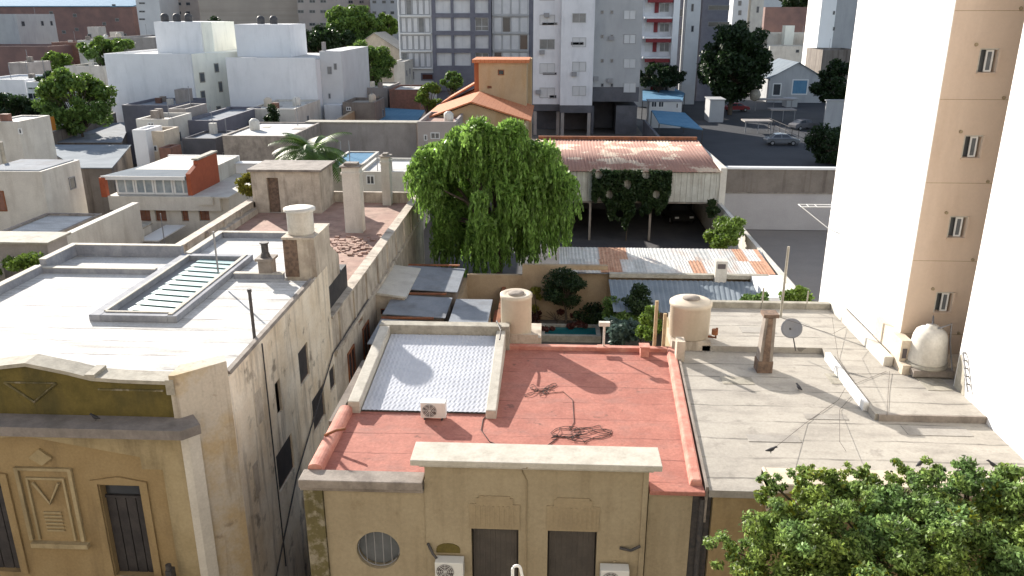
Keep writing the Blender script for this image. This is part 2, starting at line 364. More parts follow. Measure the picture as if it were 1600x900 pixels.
# ================================================================== SETTING
mb = MB(); mb.box(-700, 700, -60, 16.2, -4, 0); mb.box(-700, -9.25, 16.2, 33, -4, 0); mb.box(-5.55, 700, 16.2, 33, -4, 0); mb.box(-700, 700, 33, 1200, -4, 0); struct(mb, 'ground', 'dirt')
struct(MB().box(-200, 200, -6, 11.5, .001, .005), 'street', 'asphalt')
mb = MB(); mb.box(-200, 200, 11.5, 15.99, .0, .13); struct(mb, 'pavement', 'pavement')
struct(MB().box(12.9, 95, 62.5, 175, .001, .006), 'parking_ground', 'asphalt')
struct(MB().box(-7.2, 12.2, 45.6, 68, .001, .05), 'yard_ground', 'yard_paving')
struct(MB().box(12.6, 30, 30, 61.6, .001, .05), 'lot_ground', 'lot_slab')
mb = MB()
mb.box(-7.2, -0.6, 24.3, 41.5, .001, .03); mb.box(3.2, 10.2, 27.8, 41.5, .001, .03); mb.box(-.6, 3.2, 24.3, 38.2, .001, .03); mb.box(-.6, 3.2, 40.4, 41.5, .001, .03)
struct(mb, 'garden_ground', 'dirt')

mb = MB(); mb.box(-9.25, -5.55, 16.2, 33, -4, -3.2); struct(mb, 'alley_ground', 'concrete_dark')

# ================================================================== LEFT CORNER HOUSE
XL, XR = -17.2, -7.43
A = thing('corner_house', 'stained two storey corner house with blinding white roof and mossy pediment', 'house', (-12, 22, 0))
# real wall sheets with openings over a recessed core
mb = MB(); mb.box(XL+.2, -8.55, 16.22, 17.2, 0, 7.0); mb.prism_z([(XL+.2,17.2),(-8.6,17.2),(-7.75,17.8),(-7.65,24.6),(-7.65,28.9),(XL+.2,28.9)], 0, 7.0)
mb.build('core_wall', 'shutter_black', A)
D1 = (-13.95, -12.85, 2.95, 5.62); D2 = (-10.47, -9.50, 2.95, 5.5)
mb = MB(); wall(mb, '-y', 16.0, XL, -8.3, 0, 7.2, [D1, D2], .22); mb.build('facade', 'facade_ochre', A)
# cream upper band and right strip standing slightly proud
mb = MB()
mb.prism_y([(XL,6.25),(-13.4,6.62),(-12.0,6.78),(-9.35,6.3),(-9.35,5.98),(-8.86,5.98),(-8.86,2.6),(-8.3,2.6),(-8.3,7.06),(XL,7.06)], 15.955, 15.998)
mb.build('plaster_band', 'facade_cream', A)
mb = MB(); mb.prism_y([(-11.72,6.02),(-11.45,6.22),(-11.72,6.45),(-12.0,6.22)], 15.93, 15.998)   # lozenge
mb.build('lozenge', 'facade_cream', A)
mb = MB()
x0, x1, z0, z1 = -12.42, -11.05, 3.95, 5.95
for q in ((x0,x1,z1-.07,z1),(x0,x0+.09,z0,z1-.07),(x1-.09,x1,z0,z1-.07)): mb.box(q[0], q[1], 15.92, 15.998, q[2], q[3])
for q in ((x0+.22,x1-.22,z1-.32,z1-.27),(x0+.22,x0+.27,z0,z1-.32),(x1-.27,x1-.22,z0,z1-.32)): mb.box(q[0], q[1], 15.94, 15.998, q[2], q[3])
mb.box(x0+.05, x1+.08, 15.86, 15.998, 3.78, 3.9)
mb.tube([(-12.05,15.95,5.55),(-11.73,15.95,4.98),(-11.42,15.95,5.55)], .035, 6)
for k in range(6): mb.box(-11.95, -11.52, 15.955, 15.998, 4.2+k*.1, 4.24+k*.1)
mb.build('relief_panel', 'facade_cream', A)
for d, tall in ((D1, 0), (D2, 0)):
    mb = MB(); n = 4; w = (d[1]-d[0])/n
    for i in range(n): mb.box(d[0]+i*w+.012, d[0]+(i+1)*w-.012, 16.15, 16.19, d[2], d[3]-.42)
    mb.box(d[0], d[1], 16.12, 16.2, d[3]-.42, d[3]-.36)
    dr = mb.build('door', 'shutter_black', A)
    mb = MB(); mb.box(d[0]+.05, d[1]-.05, 16.17, 16.2, d[3]-.34, d[3]-.03); mb.build('fanlight', 'dark_glass', dr)
    mb = MB()
    mb.box(d[0]-.2, d[0]-.02, 15.94, 15.998, d[2], d[3]+.05); mb.box(d[1]+.02, d[1]+.2, 15.94, 15.998, d[2], d[3]+.05)
    xm = (d[0]+d[1])/2
    mb.prism_y([(d[0]-.2,d[3]+.05),(d[1]+.2,d[3]+.05),(d[1]+.2,d[3]+.13),(xm,d[3]+.26),(d[0]-.2,d[3]+.13)], 15.94, 15.998)
    mb.build('architrave', 'facade_ochre', A)
mb = MB(); mb.box(-10.35, -8.75, 15.35, 15.95, 2.86, 2.98); mb.box(-10.35, -8.75, 15.3, 15.42, 2.98, 3.12); mb.build('balcony', 'coping', A)
mb = MB(); mb.box(-8.95, -8.8, 15.5, 15.7, 3.05, 3.5); mb.tube([(-8.9,15.6,3.5),(-8.9,15.6,3.62)], .07, 8); mb.build('lantern', 'dark_metal', A)
# cornice, frieze line, pediment
mb = MB(); mb.prism_z([(XL-.1,15.42),(-8.02,15.42),(-7.72,15.75),(-8.15,16.3),(XL-.1,16.3)], 7.07, 7.30); mb.prism_z([(XL,15.7),(-8.15,15.7),(-8.3,16.0),(XL,16.0)], 6.95, 7.07)
mb.build('cornice', 'cornice_grey', A)
top = [(-17.2,8.10),(-14.2,8.12),(-12.55,8.40),(-11.65,8.52),(-10.75,8.34),(-10.2,8.20),(-9.5,8.16),(-8.42,8.14)]
mb = MB(); mb.prism_y([(XL,7.30),(-8.42,7.30)]+top[::-1], 16.05, 16.4)
mb.build('mossy_parapet', 'moss_parapet', A)
mb = MB()
for (a, b), (c, d) in zip(top[:-1], top[1:]):
    mb.hexa([(a,15.98,b+.002),(c,15.98,d+.002),(c,16.5,d+.002),(a,16.5,b+.002),(a,15.98,b+.09),(c,15.98,d+.09),(c,16.5,d+.09),(a,16.5,b+.09)])
mb.box(-8.5, -8.32, 15.97, 16.5, 7.9, 8.26); mb.box(-10.32,-10.1,15.97,16.5,8.25,8.36)
mb.build('parapet_coping', 'coping', A)
mb = MB(); mb.tube([(-12.25,16.03,8.1),(-11.65,16.03,7.62),(-11.05,16.03,8.1)], .03, 6); mb.tube([(-12.25,16.03,8.1),(-11.05,16.03,8.1)], .022, 6)
mb.build('chevron_relief', 'moss_quoin', A)
MB().box(-10.1, -8.6, 16.02, 16.05, 7.95, 7.99).build('string_course', 'moss_quoin', A)
# chamfer return
mb = MB(); mb.prism_z([(-8.42,16.001),(-8.3,16.001),(-7.43,16.85),(-7.62,17.2),(-8.42,16.6)], -1.2, 8.36); mb.build('return_wall', 'ochre_side', A)
mb = MB(); mb.prism_z([(-8.32,15.93),(-8.16,15.98),(-7.98,16.18),(-8.06,16.3),(-8.32,16.0)], 0, 7.0); mb.build('corner_pilaster', 'cream_wall', A)
# side wall with windows
def sw(px0, px1, py0, py1):
    a = PX(px0, (py0+py1)/2, XR); b = PX(px1, (py0+py1)/2, XR); c = PX((px0+px1)/2, py0, XR); d = PX((px0+px1)/2, py1, XR)
    return (round(a.y, 2), round(b.y, 2), round(d.z, 2), round(c.z, 2))
SWH = [sw(432, 460, 690, 756), sw(488, 508, 610, 666), sw(515, 524, 572, 610), sw(467, 483, 540, 598), sw(431, 440, 592, 650)]
mb = MB(); wall(mb, '+x', XR, 16.85, 25.6, -1.2, 7.96, [h for h in SWH if h[1] < 25.6][:5], .08)
mb.build('side_wall', 'side_wall', A)
for h in SWH[:4]:
    window(A, '+x', XR, h[0]+.02, h[1]-.02, h[2]+.02, h[3]-.02, 'rust_dark', 'shutter_black', d0=.07, fw=.04, mull=0, proud=.02)
mb = MB(); h = SWH[0]
for k, (yy, zz, w) in enumerate([(18.2, 5.9, .5), (17.6, 4.2, .35)]): mb.box(XR, XR+.012, yy, yy+w, zz, zz+.9)
mb.build('patched_render', 'terrace_wall', A)
mb = MB(); mb.tube([(XR+.06,17.2,.6),(XR+.06,20.6,3.0),(XR+.06,25.3,4.9),(XR+.06,31,4.86)], .025, 6); mb.tube([(XR+.05,19.0,1.0),(XR+.05,19.0,7.9)], .02, 6)
mb.build('conduit', 'dark_metal', A)
# roof
mb = MB(); mb.prism_z([(XL,16.4),(-8.42,16.6),(-7.6,17.2),(-7.44,17.2),(-7.44,24.0),(-8.4,24.0),(-8.4,28.98),(-12.33,28.98),(-12.33,26.6),(XL,26.6)], 7.0, 7.955)
mb.build('roof', 'white_roof', A)
mb = MB(); mb.hexa([(-7.62,17.0,7.955),(-7.42,17.0,7.955),(-7.42,24.0,7.955),(-7.62,24.0,7.955),(-7.58,17.0,8.03),(-7.46,17.0,8.03),(-7.46,24.0,8.03),(-7.58,24.0,8.03)])
mb.build('roof_edging', 'old_stone', A)
for kb in ((-16.72, -16.5, 16.4, 24.4, 7.955, 8.2), (-16.72, -12.76, 24.4, 24.6, 7.955, 8.12), (-16.72, -16.5, 24.65, 26.6, 7.955, 8.34), (-16.5, -12.76, 26.4, 26.6, 7.955, 8.34), (-10.04, -8.45, 24.1, 24.3, 7.955, 8.12), (-12.3, -8.45, 29.0, 29.2, 7.2, 8.15), (-12.55, -12.33, 26.21, 29.2, 7.2, 8.15)):
    kk = MB().box(*kb).build('roof_kerb', 'grey_curb', A)
    MB().box(kb[0]-.01, kb[1]+.01, kb[2]-.01, kb[3]+.01, kb[5]+.001, kb[5]+.025).build('kerb_lit_top', 'coping_light', kk)  # lighter slab paints the sunlit look onto the kerb top
mb = MB()
SX0, SX1, SY0, SY1 = -12.62, -10.15, 20.2, 26.2
mb.box(SX0, SX0+.34, SY0, SY1, 7.956, 8.15); mb.box(SX1-.26, SX1, SY0, SY1, 7.956, 8.15); mb.box(SX0+.34, SX1-.26, SY0, SY0+.3, 7.956, 8.15); mb.box(SX0+.34, SX1-.26, SY1-.26, SY1, 7.956, 8.15)
sk = mb.build('skylight', 'grey_curb', A, bevel=.02)
mb = MB(); mb.box(SX0+.28, SX0+.36, SY0+.3, SY1-.26, 8.152, 8.18); mb.box(SX1-.28, SX1-.16, SY0+.1, SY1-.1, 8.152, 8.18); mb.box(SX0+.36, SX1-.28, SY0+.22, SY0+.3, 8.152, 8.18); mb.build('metal_flashing', 'coping_light', sk)
mb = MB(); n = 11; gy = (SY1-SY0-.9)/n
for i in range(n):
    y = SY0+.5+i*gy; e = y+gy*.88; k = .22
    mb.hexa([(SX0+.72,y+k,8.04),(SX1-.42,y,8.04),(SX1-.42,e,8.01),(SX0+.72,e+k,8.01),(SX0+.72,y+k,8.06),(SX1-.42,y,8.06),(SX1-.42,e,8.03),(SX0+.72,e+k,8.03)])
mb.build('glass_slats', 'skylight_glass', sk)
mb = MB(); mb.box(SX0+.35, SX1-.27, SY0+.31, SY1-.27, 7.957, 7.975)
mb.build('skylight_bed', 'grey_frame', sk)
def pole(parent, b, h, r, m, name, top=None):
    mb = MB(); b = Vector(b); mb.tube([b, b+Vector((0,0,h))], r, 8)
    if top: mb.tube([b+Vector((0,0,h)), b+Vector((0,0,h+.08))], top, 8)
    return mb.build(name, m, parent)
b = PZ(398, 530, 7.955); pole(A, b, PY(390, 456, b.y).z-b.z, .045, 'dark_metal', 'vent_pipe', .06)
b = PZ(341, 425, 8.33); pole(A, b, PY(338, 362, b.y).z-b.z, .03, 'grey_frame', 'antenna_pole')
# brick chimney with cowl
b = PZ(415, 436, 7.955); mb = MB(); mb.box(b.x-.2, b.x+.22, b.y, b.y+.45, 7.956, 8.55); mb.box(b.x-.27, b.x+.29, b.y-.07, b.y+.52, 8.55, 8.63)
ch = mb.build('chimney', 'old_stone', A)
mb = MB(); mb.tube([(b.x,b.y+.2,8.63),(b.x,b.y+.2,8.78)], .17, 10, .12); mb.tube([(b.x,b.y+.2,8.78),(b.x,b.y+.2,9.08)], .11, 10); mb.tube([(b.x,b.y+.2,9.08),(b.x,b.y+.2,9.12)], .15, 10); mb.build('cowl', 'dark_metal', ch)
# stair block that carries the little white tank
mb = MB(); mb.box(-8.43, -7.44, 24.4, 26.2, 7.2, 9.2); mb.box(-8.48, -7.42, 24.35, 26.25, 9.2, 9.27)
mb.prism_x([(26.2,7.2),(27.2,7.2),(27.2,7.9),(26.2,8.5)], -8.0, -7.45)
mb.build('stair_block', 'terrace_wall', A)
mb = MB(); mb.box(-8.45, -8.0, 24.38, 24.399, 7.96, 9.2); mb.box(-8.455, -8.433, 24.4, 26.2, 7.3, 9.19); mb.build('exposed_brick', 'rust_dark', A)
t = thing('water_tank', 'small white cement tank with flat lid on the corner house stair block', 'water tank', (-8.0, 24.95, 9.27))
MB().lathe(-8.0, 24.95, [(.40,9.272),(.42,9.3),(.42,10.02)]).build('tank_body', 'tank_white', t)
MB().lathe(-8.0, 24.95, [(.50,10.022),(.50,10.10),(.3,10.12),(0,10.13)]).build('lid', 'tank_white', t)

# ================================================================== TERRACE HOUSE BEHIND
T = thing('terrace_house', 'crumbling cream house with pink tiled roof terrace and tall white chimneys', 'house', (-12, 37, 0))
mb = MB(); mb.box(-16.3, -7.65, 29.3, 46, 0, 5.3); mb.box(-8.4, -7.65, 25.8, 29.3, 0, 5.3); mb.build('core_wall', 'shutter_black', T)
TH = [sw(503, 511, 462, 497), sw(546, 557, 462, 474), sw(577, 584, 428, 440), sw(598, 604, 400, 410), sw(617, 623, 372, 383), sw(560, 567, 492, 506)]
TH = [h for h in TH if h[0] > 25.7 and h[1] < 45 and h[3] < 6]
mb = MB(); wall(mb, '+x', XR, 25.6, 46.2, -1.2, 6.05, TH, .12); mb.box(-7.66, XR-.001, 25.6, 46.2, 5.3, 6.05); mb.build('side_wall', 'terrace_wall', T)
for h in TH: window(T, '+x', XR, h[0]+.02, h[1]-.02, h[2]+.02, h[3]-.02, 'rust', 'dark_glass', d0=.1, fw=.04, mull=0, proud=.02)
WN = [(27.3,28.3,2.6,4.0),(29.8,30.9,2.6,4.0)]
for h in WN: window(T, '+x', XR, *h, 'rust', 'dark_glass', fw=.07, mull=1, proud=.05)
mb = MB(); mb.box(XR, XR+.13, 25.7, 46, 4.72, 4.84); mb.box(XR, XR+.07, 25.7, 46, 4.6, 4.72); mb.box(-7.8, XR+.06, 25.6, 46.2, 6.05, 6.13)
for k in range(9): mb.box(XR, XR+.06, 26.5+k*2.2, 26.75+k*2.2, 4.84, 6.05)
mb.build('cornice', 'terrace_wall', T)
mb = MB(); mb.box(-16.4, -7.68, 29.26, 46, 5.3, 5.48); mb.build('terrace_floor', 'terracotta_terrace', T)
mb = MB(); mb.box(-16.75, -16.42, 27, 46.3, 0, 6.1); mb.box(-16.8, -16.36, 27, 46.3, 6.1, 6.17); mb.box(-16.42, -16.12, 29.3, 43, 5.48, 5.8)
mb.box(-16.4, -7.68, 46.01, 46.25, 0, 6.1)
for k in range(7): mb.box(-16.42,-16.3,30+k*2.2,30.25+k*2.2,5.8,6.08)
mb.build('parapet', 'terrace_wall', T)
# rubble patch on the terrace
mb = MB()
for k in range(170):
    x = random.gauss(-9.6, .9); y = random.gauss(36.6, 1.0); s = random.uniform(.04,.13)
    if x > -7.8 or x < -13: continue
    mb.hexa([(x+a*s*random.uniform(.6,1.3), y+bb*s*random.uniform(.6,1.3), 5.48+c*s*.6) for a,bb,c in [(-1,-1,0),(1,-1,0),(1,1,0),(-1,1,0),(-1,-1,1),(1,-1,1),(1,1,1),(-1,1,1)]])
o = mb.build('rubble', 'terracotta_terrace'); tag(o, 'scattered broken tiles lying on the pink roof terrace', 'rubble'); o['kind'] = 'stuff'
# rooftop room
zr = PY(450, 268, 43.2).z
mb = MB(); hol = [(-15.55,-14.9,5.49,7.45)]
wall(mb, '-y', 43.2, -16.4, -12.6, 5.48, zr, hol, .2); mb.box(-16.4,-12.8,43.4,46,5.48,zr-.001)
mb.box(-12.8, -12.599, 43.4, 46, 5.48, zr-.002); rr = mb.build('rooftop_room', 'terrace_wall', T)
mb = MB(); mb.box(-16.55, -12.45, 43.05, 46.1, zr, zr+.12); mb.build('roof_slab', 'old_stone', rr)
mb = MB(); mb.box(-15.53, -14.92, 43.36, 43.395, 5.49, 7.43); mb.build('door', 'rust_dark', rr)
for (pa, pb, pt, pbm) in ((540, 567, 262, 364), (598, 611, 246, 321)):
    b0 = PZ(pa, pbm, 5.48); b1 = PZ(pb, pbm, 5.48); zt = PY((pa+pb)/2, pt, b0.y).z
    mb = MB(); mb.box(b0.x, b1.x, b0.y, b0.y+.7, 5.481, zt); mb.box(b0.x-.05, b1.x+.05, b0.y-.05, b0.y+.75, zt-.35, zt-.25)
    c = mb.build('chimney', 'cream_wall', T)
    mb = MB(); mb.box(b0.x-.08, b1.x+.08, b0.y-.08, b0.y+.78, zt, zt+.07); mb.box(b0.x+.1, b1.x-.1, b0.y+.1, b0.y+.6, zt+.07, zt+.2); mb.build('chimney_cap', 'old_stone', c)
# projecting bay
p0 = PY(597, 470, 32.6); p1 = PY(632, 470, 32.6)
mb = MB(); mb.hexa([(XR+.001,32.6,0),(p1.x,32.6,0),(p1.x,36.5,0),(XR+.001,36.5,0),(XR+.001,32.6,4.5),(p1.x,32.6,4.35),(p1.x,36.5,4.35),(XR+.001,36.5,4.5)])
by = mb.build('bay', 'terrace_wall', T)
mb = MB(); mb.hexa([(XR+.001,32.5,4.52),(p1.x+.1,32.5,4.36),(p1.x+.1,36.6,4.36),(XR+.001,36.6,4.52),(XR+.001,32.5,4.62),(p1.x+.1,32.5,4.45),(p1.x+.1,36.6,4.45),(XR+.001,36.6,4.62)]); mb.build('bay_roof', 'cream_wall', by)
window(T, '-y', 32.6, -7.25, -6.95, 3.6, 3.85, 'rust', 'dark_glass', fw=.03, mull=0, proud=.02)
mb = MB()
for k in range(3): mb.tube([(-8.9+k*.5, 30.2+k, 5.48), (-8.9+k*.5, 30.2+k, 6.3-k*.2)], .04, 6)
mb.build('vent_pipe', 'dark_metal', T)

# left houses, rubble and tank scaled up about the camera to shift their shadows
def scale_about_camera(root, k):
    def sc(v): return Vector((v.x*k, v.y*k, CAMH+(v.z-CAMH)*k))
    old = root.location.copy(); tree_ = [root]+list(root.children_recursive)
    for o in tree_:
        if o.type == 'MESH':
            for v in o.data.vertices: v.co = sc(v.co)
    if root.type == 'EMPTY':
        root.location = sc(old)
        for c in root.children: c.location = -root.location
for nm in ('corner_house', 'terrace_house', 'rubble', 'water_tank'): scale_about_camera(bpy.data.objects[nm], 1.12)

# ================================================================== RED ROOF HOUSE
Rh = thing('red_roof_house', 'tan low house with red painted flat roof, round window and two shuttered windows', 'house', (-.8, 20, 0))
RX0, RX1, RF = -5.58, 4.15, 15.9
mb = MB(); mb.box(RX0+.25, 3.5, RF+.31, 23.75, 0, 5.69); mb.build('core_wall', 'shutter_black', Rh)
W1 = (-1.70, -.60, 2.4, 4.66); W2 = (.08, 1.22, 2.4, 4.66)
mb = MB(); wall(mb, '-y', RF, -2.74, 2.33, 0, 6.42, [W1, W2], .25)
# facade left field has the round window: ring of quads around a circle
cx, cz, rr_, n = -3.93, 3.93, .52, 32
a0, a1, b0, b1 = -5.13, -2.76, 0., 5.85
circ = []; outer = []
for k in range(n):
    t = 2*math.pi*k/n+math.pi/n; c, s = math.cos(t), math.sin(t); circ.append((cx+rr_*c, cz+rr_*s))
    sx = ((a1 if c > 0 else a0)-cx)/c; sz = ((b1 if s > 0 else b0)-cz)/s; q = min(sx, sz); outer.append((cx+q*c, cz+q*s))
for k in range(n):
    j = (k+1) % n; c0, c1, o0, o1 = circ[k], circ[j], outer[k], outer[j]
    y = RF+.06
    pts = [(c0[0],y,c0[1]),(o0[0],y,o0[1])]
    if abs(o0[0]-o1[0]) > 1e-4 and abs(o0[1]-o1[1]) > 1e-4:
        cr = (a1 if o0[0]+o1[0] > 2*cx else a0, b1 if o0[1]+o1[1] > 2*cz else b0); pts.append((cr[0],y,cr[1]))
    pts += [(o1[0],y,o1[1]),(c1[0],y,c1[1])]
    mb.add(pts, [tuple(range(len(pts)))])
    mb.add([(c0[0],y,c0[1]),(c1[0],y,c1[1]),(c1[0],y+.24,c1[1]),(c0[0],y+.24,c0[1])], [(0,1,2,3)])
mb.box(2.36, 3.35, RF+.07, RF+.29, 0, 5.72); mb.box(-2.76,-2.74,RF,RF+.3,0,5.9)
mb.build('facade', 'facade_tan', Rh)
mb = MB(); mb.box(RX0, -5.14, RF-.01, RF+.3, -.2, 5.70); mb.build('mossy_quoin', 'moss_quoin', Rh)
mb = MB(); mb.box(3.36, 3.78, RF+.12, RF+.3, 0, 5.7); mb.tube([(3.57,RF+.05,0),(3.57,RF+.05,5.6)], .07, 8); mb.build('downpipe', 'dark_metal', Rh)
mb = MB(); mb.box(RX0-.05, -2.78, RF-.15, RF+.33, 5.72, 5.93); mb.box(RX0-.05, -2.78, RF-.06, RF+.3, 5.6, 5.72); mb.build('left_coping', 'old_stone', Rh, bevel=.02)
mb = MB(); mb.box(2.36, 3.6, RF-.06, RF+.31, 5.72, 5.825); mb.build('side_coping', 'red_roof', Rh, bevel=.015)
mb = MB(); mb.box(-3.02, 2.58, RF-.22, RF+.62, 6.42, 6.56); mb.box(-2.85, 2.42, RF-.1, RF+.4, 6.32, 6.419); mb.build('central_coping', 'coping_light', Rh, bevel=.015)
mb = MB(); mb.box(-2.74, 2.33, RF+.26, RF+.42, 5.86, 6.41); mb.build('parapet_back', 'red_coping', Rh)
# round window
mb = MB(); mb.lathe(0,0,[(.1,0),(.1,0)]) if False else None
t = []
for k in range(33):
    a = 2*math.pi*k/32; t.append((cx+.5*math.cos(a), RF+.16, cz+.5*math.sin(a)))
mb.tube(t, .016, 6, cap=False)
for k in range(4):
    xx = cx-.3+k*.2; hh = math.sqrt(.5**2-(xx-cx)**2); mb.tube([(xx,RF+.15,cz-hh),(xx,RF+.15,cz+hh)], .012, 6)
rw = mb.build('round_window', 'grey_frame', Rh)
mb = MB(); m2 = 32
mb.add([(cx+.5*math.cos(2*math.pi*k/m2), RF+.26, cz+.5*math.sin(2*math.pi*k/m2)) for k in range(m2)], [tuple(range(m2))]); mb.build('pane', 'mid_glass', rw)
for w in (W1, W2):
    mb = MB(); nb = 30; hh = (w[3]-w[2])/nb
    for i in range(nb):
        z = w[2]+i*hh; mb.hexa([(w[0]+.03,RF+.16,z),(w[1]-.03,RF+.16,z),(w[1]-.03,RF+.2,z),(w[0]+.03,RF+.2,z),(w[0]+.03,RF+.175,z+hh*.93),(w[1]-.03,RF+.175,z+hh*.93),(w[1]-.03,RF+.2,z+hh*.93),(w[0]+.03,RF+.2,z+hh*.93)])
    wd = mb.build('window_shutter', 'shutter_dark', Rh)
    mb = MB()
    for i in range(9):
        x = w[0]+.06+(w[1]-w[0]-.12)*i/8; mb.tube([(x,RF+.08,w[2]),(x,RF+.08,w[3])], .01, 5)
    mb.build('grille_bars', 'shutter_dark', wd)
    mb = MB(); q = [(w[0]-.03,4.68),(w[1]+.03,4.68),(w[1]+.03,5.34),(w[1]-.13,5.34),(w[1]-.13,5.5),(w[1]-.2,5.5),(w[1]-.2,5.56),(w[0]+.2,5.56),(w[0]+.2,5.5),(w[0]+.13,5.5),(w[0]+.13,5.34),(w[0]-.03,5.34)]
    mb.prism_y(q, RF-.028, RF-.001)
    k = w[0]+.06
    while k < w[1]-.08: mb.box(k, k+.05, RF-.04, RF-.0275, 4.75, 5.3); k += .11
    mb.build('window_head', 'relief_tan', Rh)
mb = MB(); mb.tube([(-.42,RF-.02,2),(-.42,RF-.02,6.0),(-.55,RF-.02,6.3),(-.4,RF-.24,6.45)], .016, 6); mb.build('conduit', 'relief_tan', Rh)
mb = MB(); mb.box(2.2, 2.32, RF-.06, RF-.001, 0, 6.3); mb.box(1.62, 1.68, RF-.03, RF-.001, 0, 3.9); mb.build('facade_pilaster', 'facade_tan', Rh)
# dark raised arch panel above the first facade air conditioner
for c in (-2.25,):
    mb = MB(); pts = [(c-.28,3.98)]+[(c+.28*math.cos(a), 4.08+.16*math.sin(a)) for a in [math.pi*k/8 for k in range(8,-1,-1)]][::1]+[(c+.28,3.98)]
    mb.prism_y(pts[::-1], RF-.02, RF-.001); mb.build('dark_arch', 'moss_parapet', Rh)
# roof surfaces
mb = MB(); mb.prism_z([(RX0+.2,RF+.3),(3.55,RF+.3),(4.02,23.9),(RX0+.2,23.9)], 5.7, 5.82); mb.build('roof', 'red_roof', Rh)
mb = MB()
def rounded(mb, x0, x1, y0, y1, z0, z1):
    n = 8; pts = [(x0,z0)]; w = (x1-x0)/2; cx_ = (x0+x1)/2; zc = z1-w*.6
    prof = [(x1, z0)]+[(cx_+w*math.cos(math.pi*k/n), zc+w*.6*math.sin(math.pi*k/n)) for k in range(n+1)]+[(x0,z0)]
    mb.prism_y(prof, y0, y1)
rounded(mb, RX0+.04, -5.2, RF+.34, 19.24, 5.7, 6.06)
mb.build('red_parapet', 'red_coping', Rh)
mb = MB(); mb.hexa([(3.24,RF+.15,5.7),(3.6,RF+.15,5.7),(4.08,23.75,5.7),(3.74,23.75,5.7),(3.32,RF+.25,5.95),(3.56,RF+.25,5.95),(4.05,23.75,6.0),(3.82,23.75,6.0)]); mb.build('red_parapet', 'red_coping', Rh, bevel=.04)
mb = MB(); mb.box(-1.25, 4.08, 23.76, 23.98, 5.4, 5.95); mb.build('red_parapet', 'red_coping', Rh, bevel=.02)
mb = MB(); mb.hexa([(3.61,RF+.0,5.0),(3.67,RF+.0,5.0),(4.15,23.9,5.0),(4.09,23.9,5.0),(3.61,RF+.0,5.93),(3.67,RF+.0,5.93),(4.15,23.9,5.97),(4.09,23.9,5.97)]); mb.build('party_flashing', 'old_stone', Rh)
# beige upstand walls around the embossed roof
mb = MB(); mb.hexa([(-5.32,19.25,5.6),(-5.0,19.25,5.6),(-5.0,23.7,5.6),(-5.32,23.7,5.6),(-5.32,19.25,6.16),(-5.0,19.25,6.16),(-5.0,23.7,6.6),(-5.32,23.7,6.6)]); mb.build('upstand_wall', 'coping_light', Rh, bevel=.02)
mb = MB(); mb.box(-5.35, -1.2, 23.71, 24.1, 3.0, 6.62); mb.build('upstand_wall', 'coping', Rh, bevel=.02)
mb = MB(); mb.hexa([(-1.6,19.1,5.7),(-1.32,19.1,5.7),(-1.32,23.7,5.7),(-1.6,23.7,5.7),(-1.6,19.1,6.06),(-1.32,19.1,6.06),(-1.32,23.7,6.5),(-1.6,23.7,6.5)]); mb.build('upstand_wall', 'coping_light', Rh, bevel=.02)
nx, ny = 190, 150; X0, X1, Y0, Y1 = -4.97, -1.61, 19.33, 23.68
vs = []; fs = []
for j in range(ny+1):
    for i in range(nx+1):
        x = X0+(X1-X0)*i/nx; y = Y0+(Y1-Y0)*j/ny
        vs.append((x, y, 5.885+.10*(y-Y0)+.008*math.sin(2*math.pi*x/.112)*math.sin(2*math.pi*y/.26)+.004*math.sin(2*math.pi*x/.135)))
for j in range(ny):
    for i in range(nx): a = j*(nx+1)+i; fs.append((a, a+1, a+nx+2, a+nx+1))
mb = MB(); mb.add(vs, fs, True); mb.build('embossed_roof_sheet', 'embossed_tin', Rh)
mb = MB(); mb.box(-5.0, -1.61, 19.35, 19.5, 5.822, 5.858); mb.build('fascia', 'dark_metal', Rh)
# alley side wall + tank platform
mb = MB(); mb.box(RX0, RX0+.2, RF+.3, 24.1, -3.2, 5.69); mb.box(-5.8, -5.36, 19.0, 23.0, 5.55, 5.69); mb.build('alley_wall', 'stained_wall', Rh)
mb = MB(); mb.box(-1.9, -.2, 24.11, 25.4, 3, 6.1); mb.box(-1.19, -.3, 23.99, 24.1, 5.9, 6.25); mb.build('tank_platform', 'terrace_wall', Rh)
t = thing('water_tank', 'straight sided cream water tank with ring lid behind the tin roof', 'water tank', (-1.02, 24.7, 6.1))
MB().lathe(-1.02, 24.5, [(.48,6.11),(.50,6.15),(.50,7.34),(.52,7.36),(.52,7.46),(.46,7.49),(.34,7.45)], 36).build('tank_body', 'tank_cream', t)
MB().lathe(-1.02, 24.5, [(.26,7.44),(.26,7.50),(.1,7.52),(0,7.52)]).build('lid', 'old_stone', t)
mb = MB()
mb.tube([(-1.5,24.5,6.35),(-1.62,24.1,6.35),(-1.62,24.0,6.7),(-1.45,23.4,6.62),(-1.45,22.7,6.6)], .025, 6); mb.tube([(-1.3,24.1,6.2),(-1.28,23.95,6.4)], .04, 6)
mb.build('tank_pipe', 'dark_metal', t)
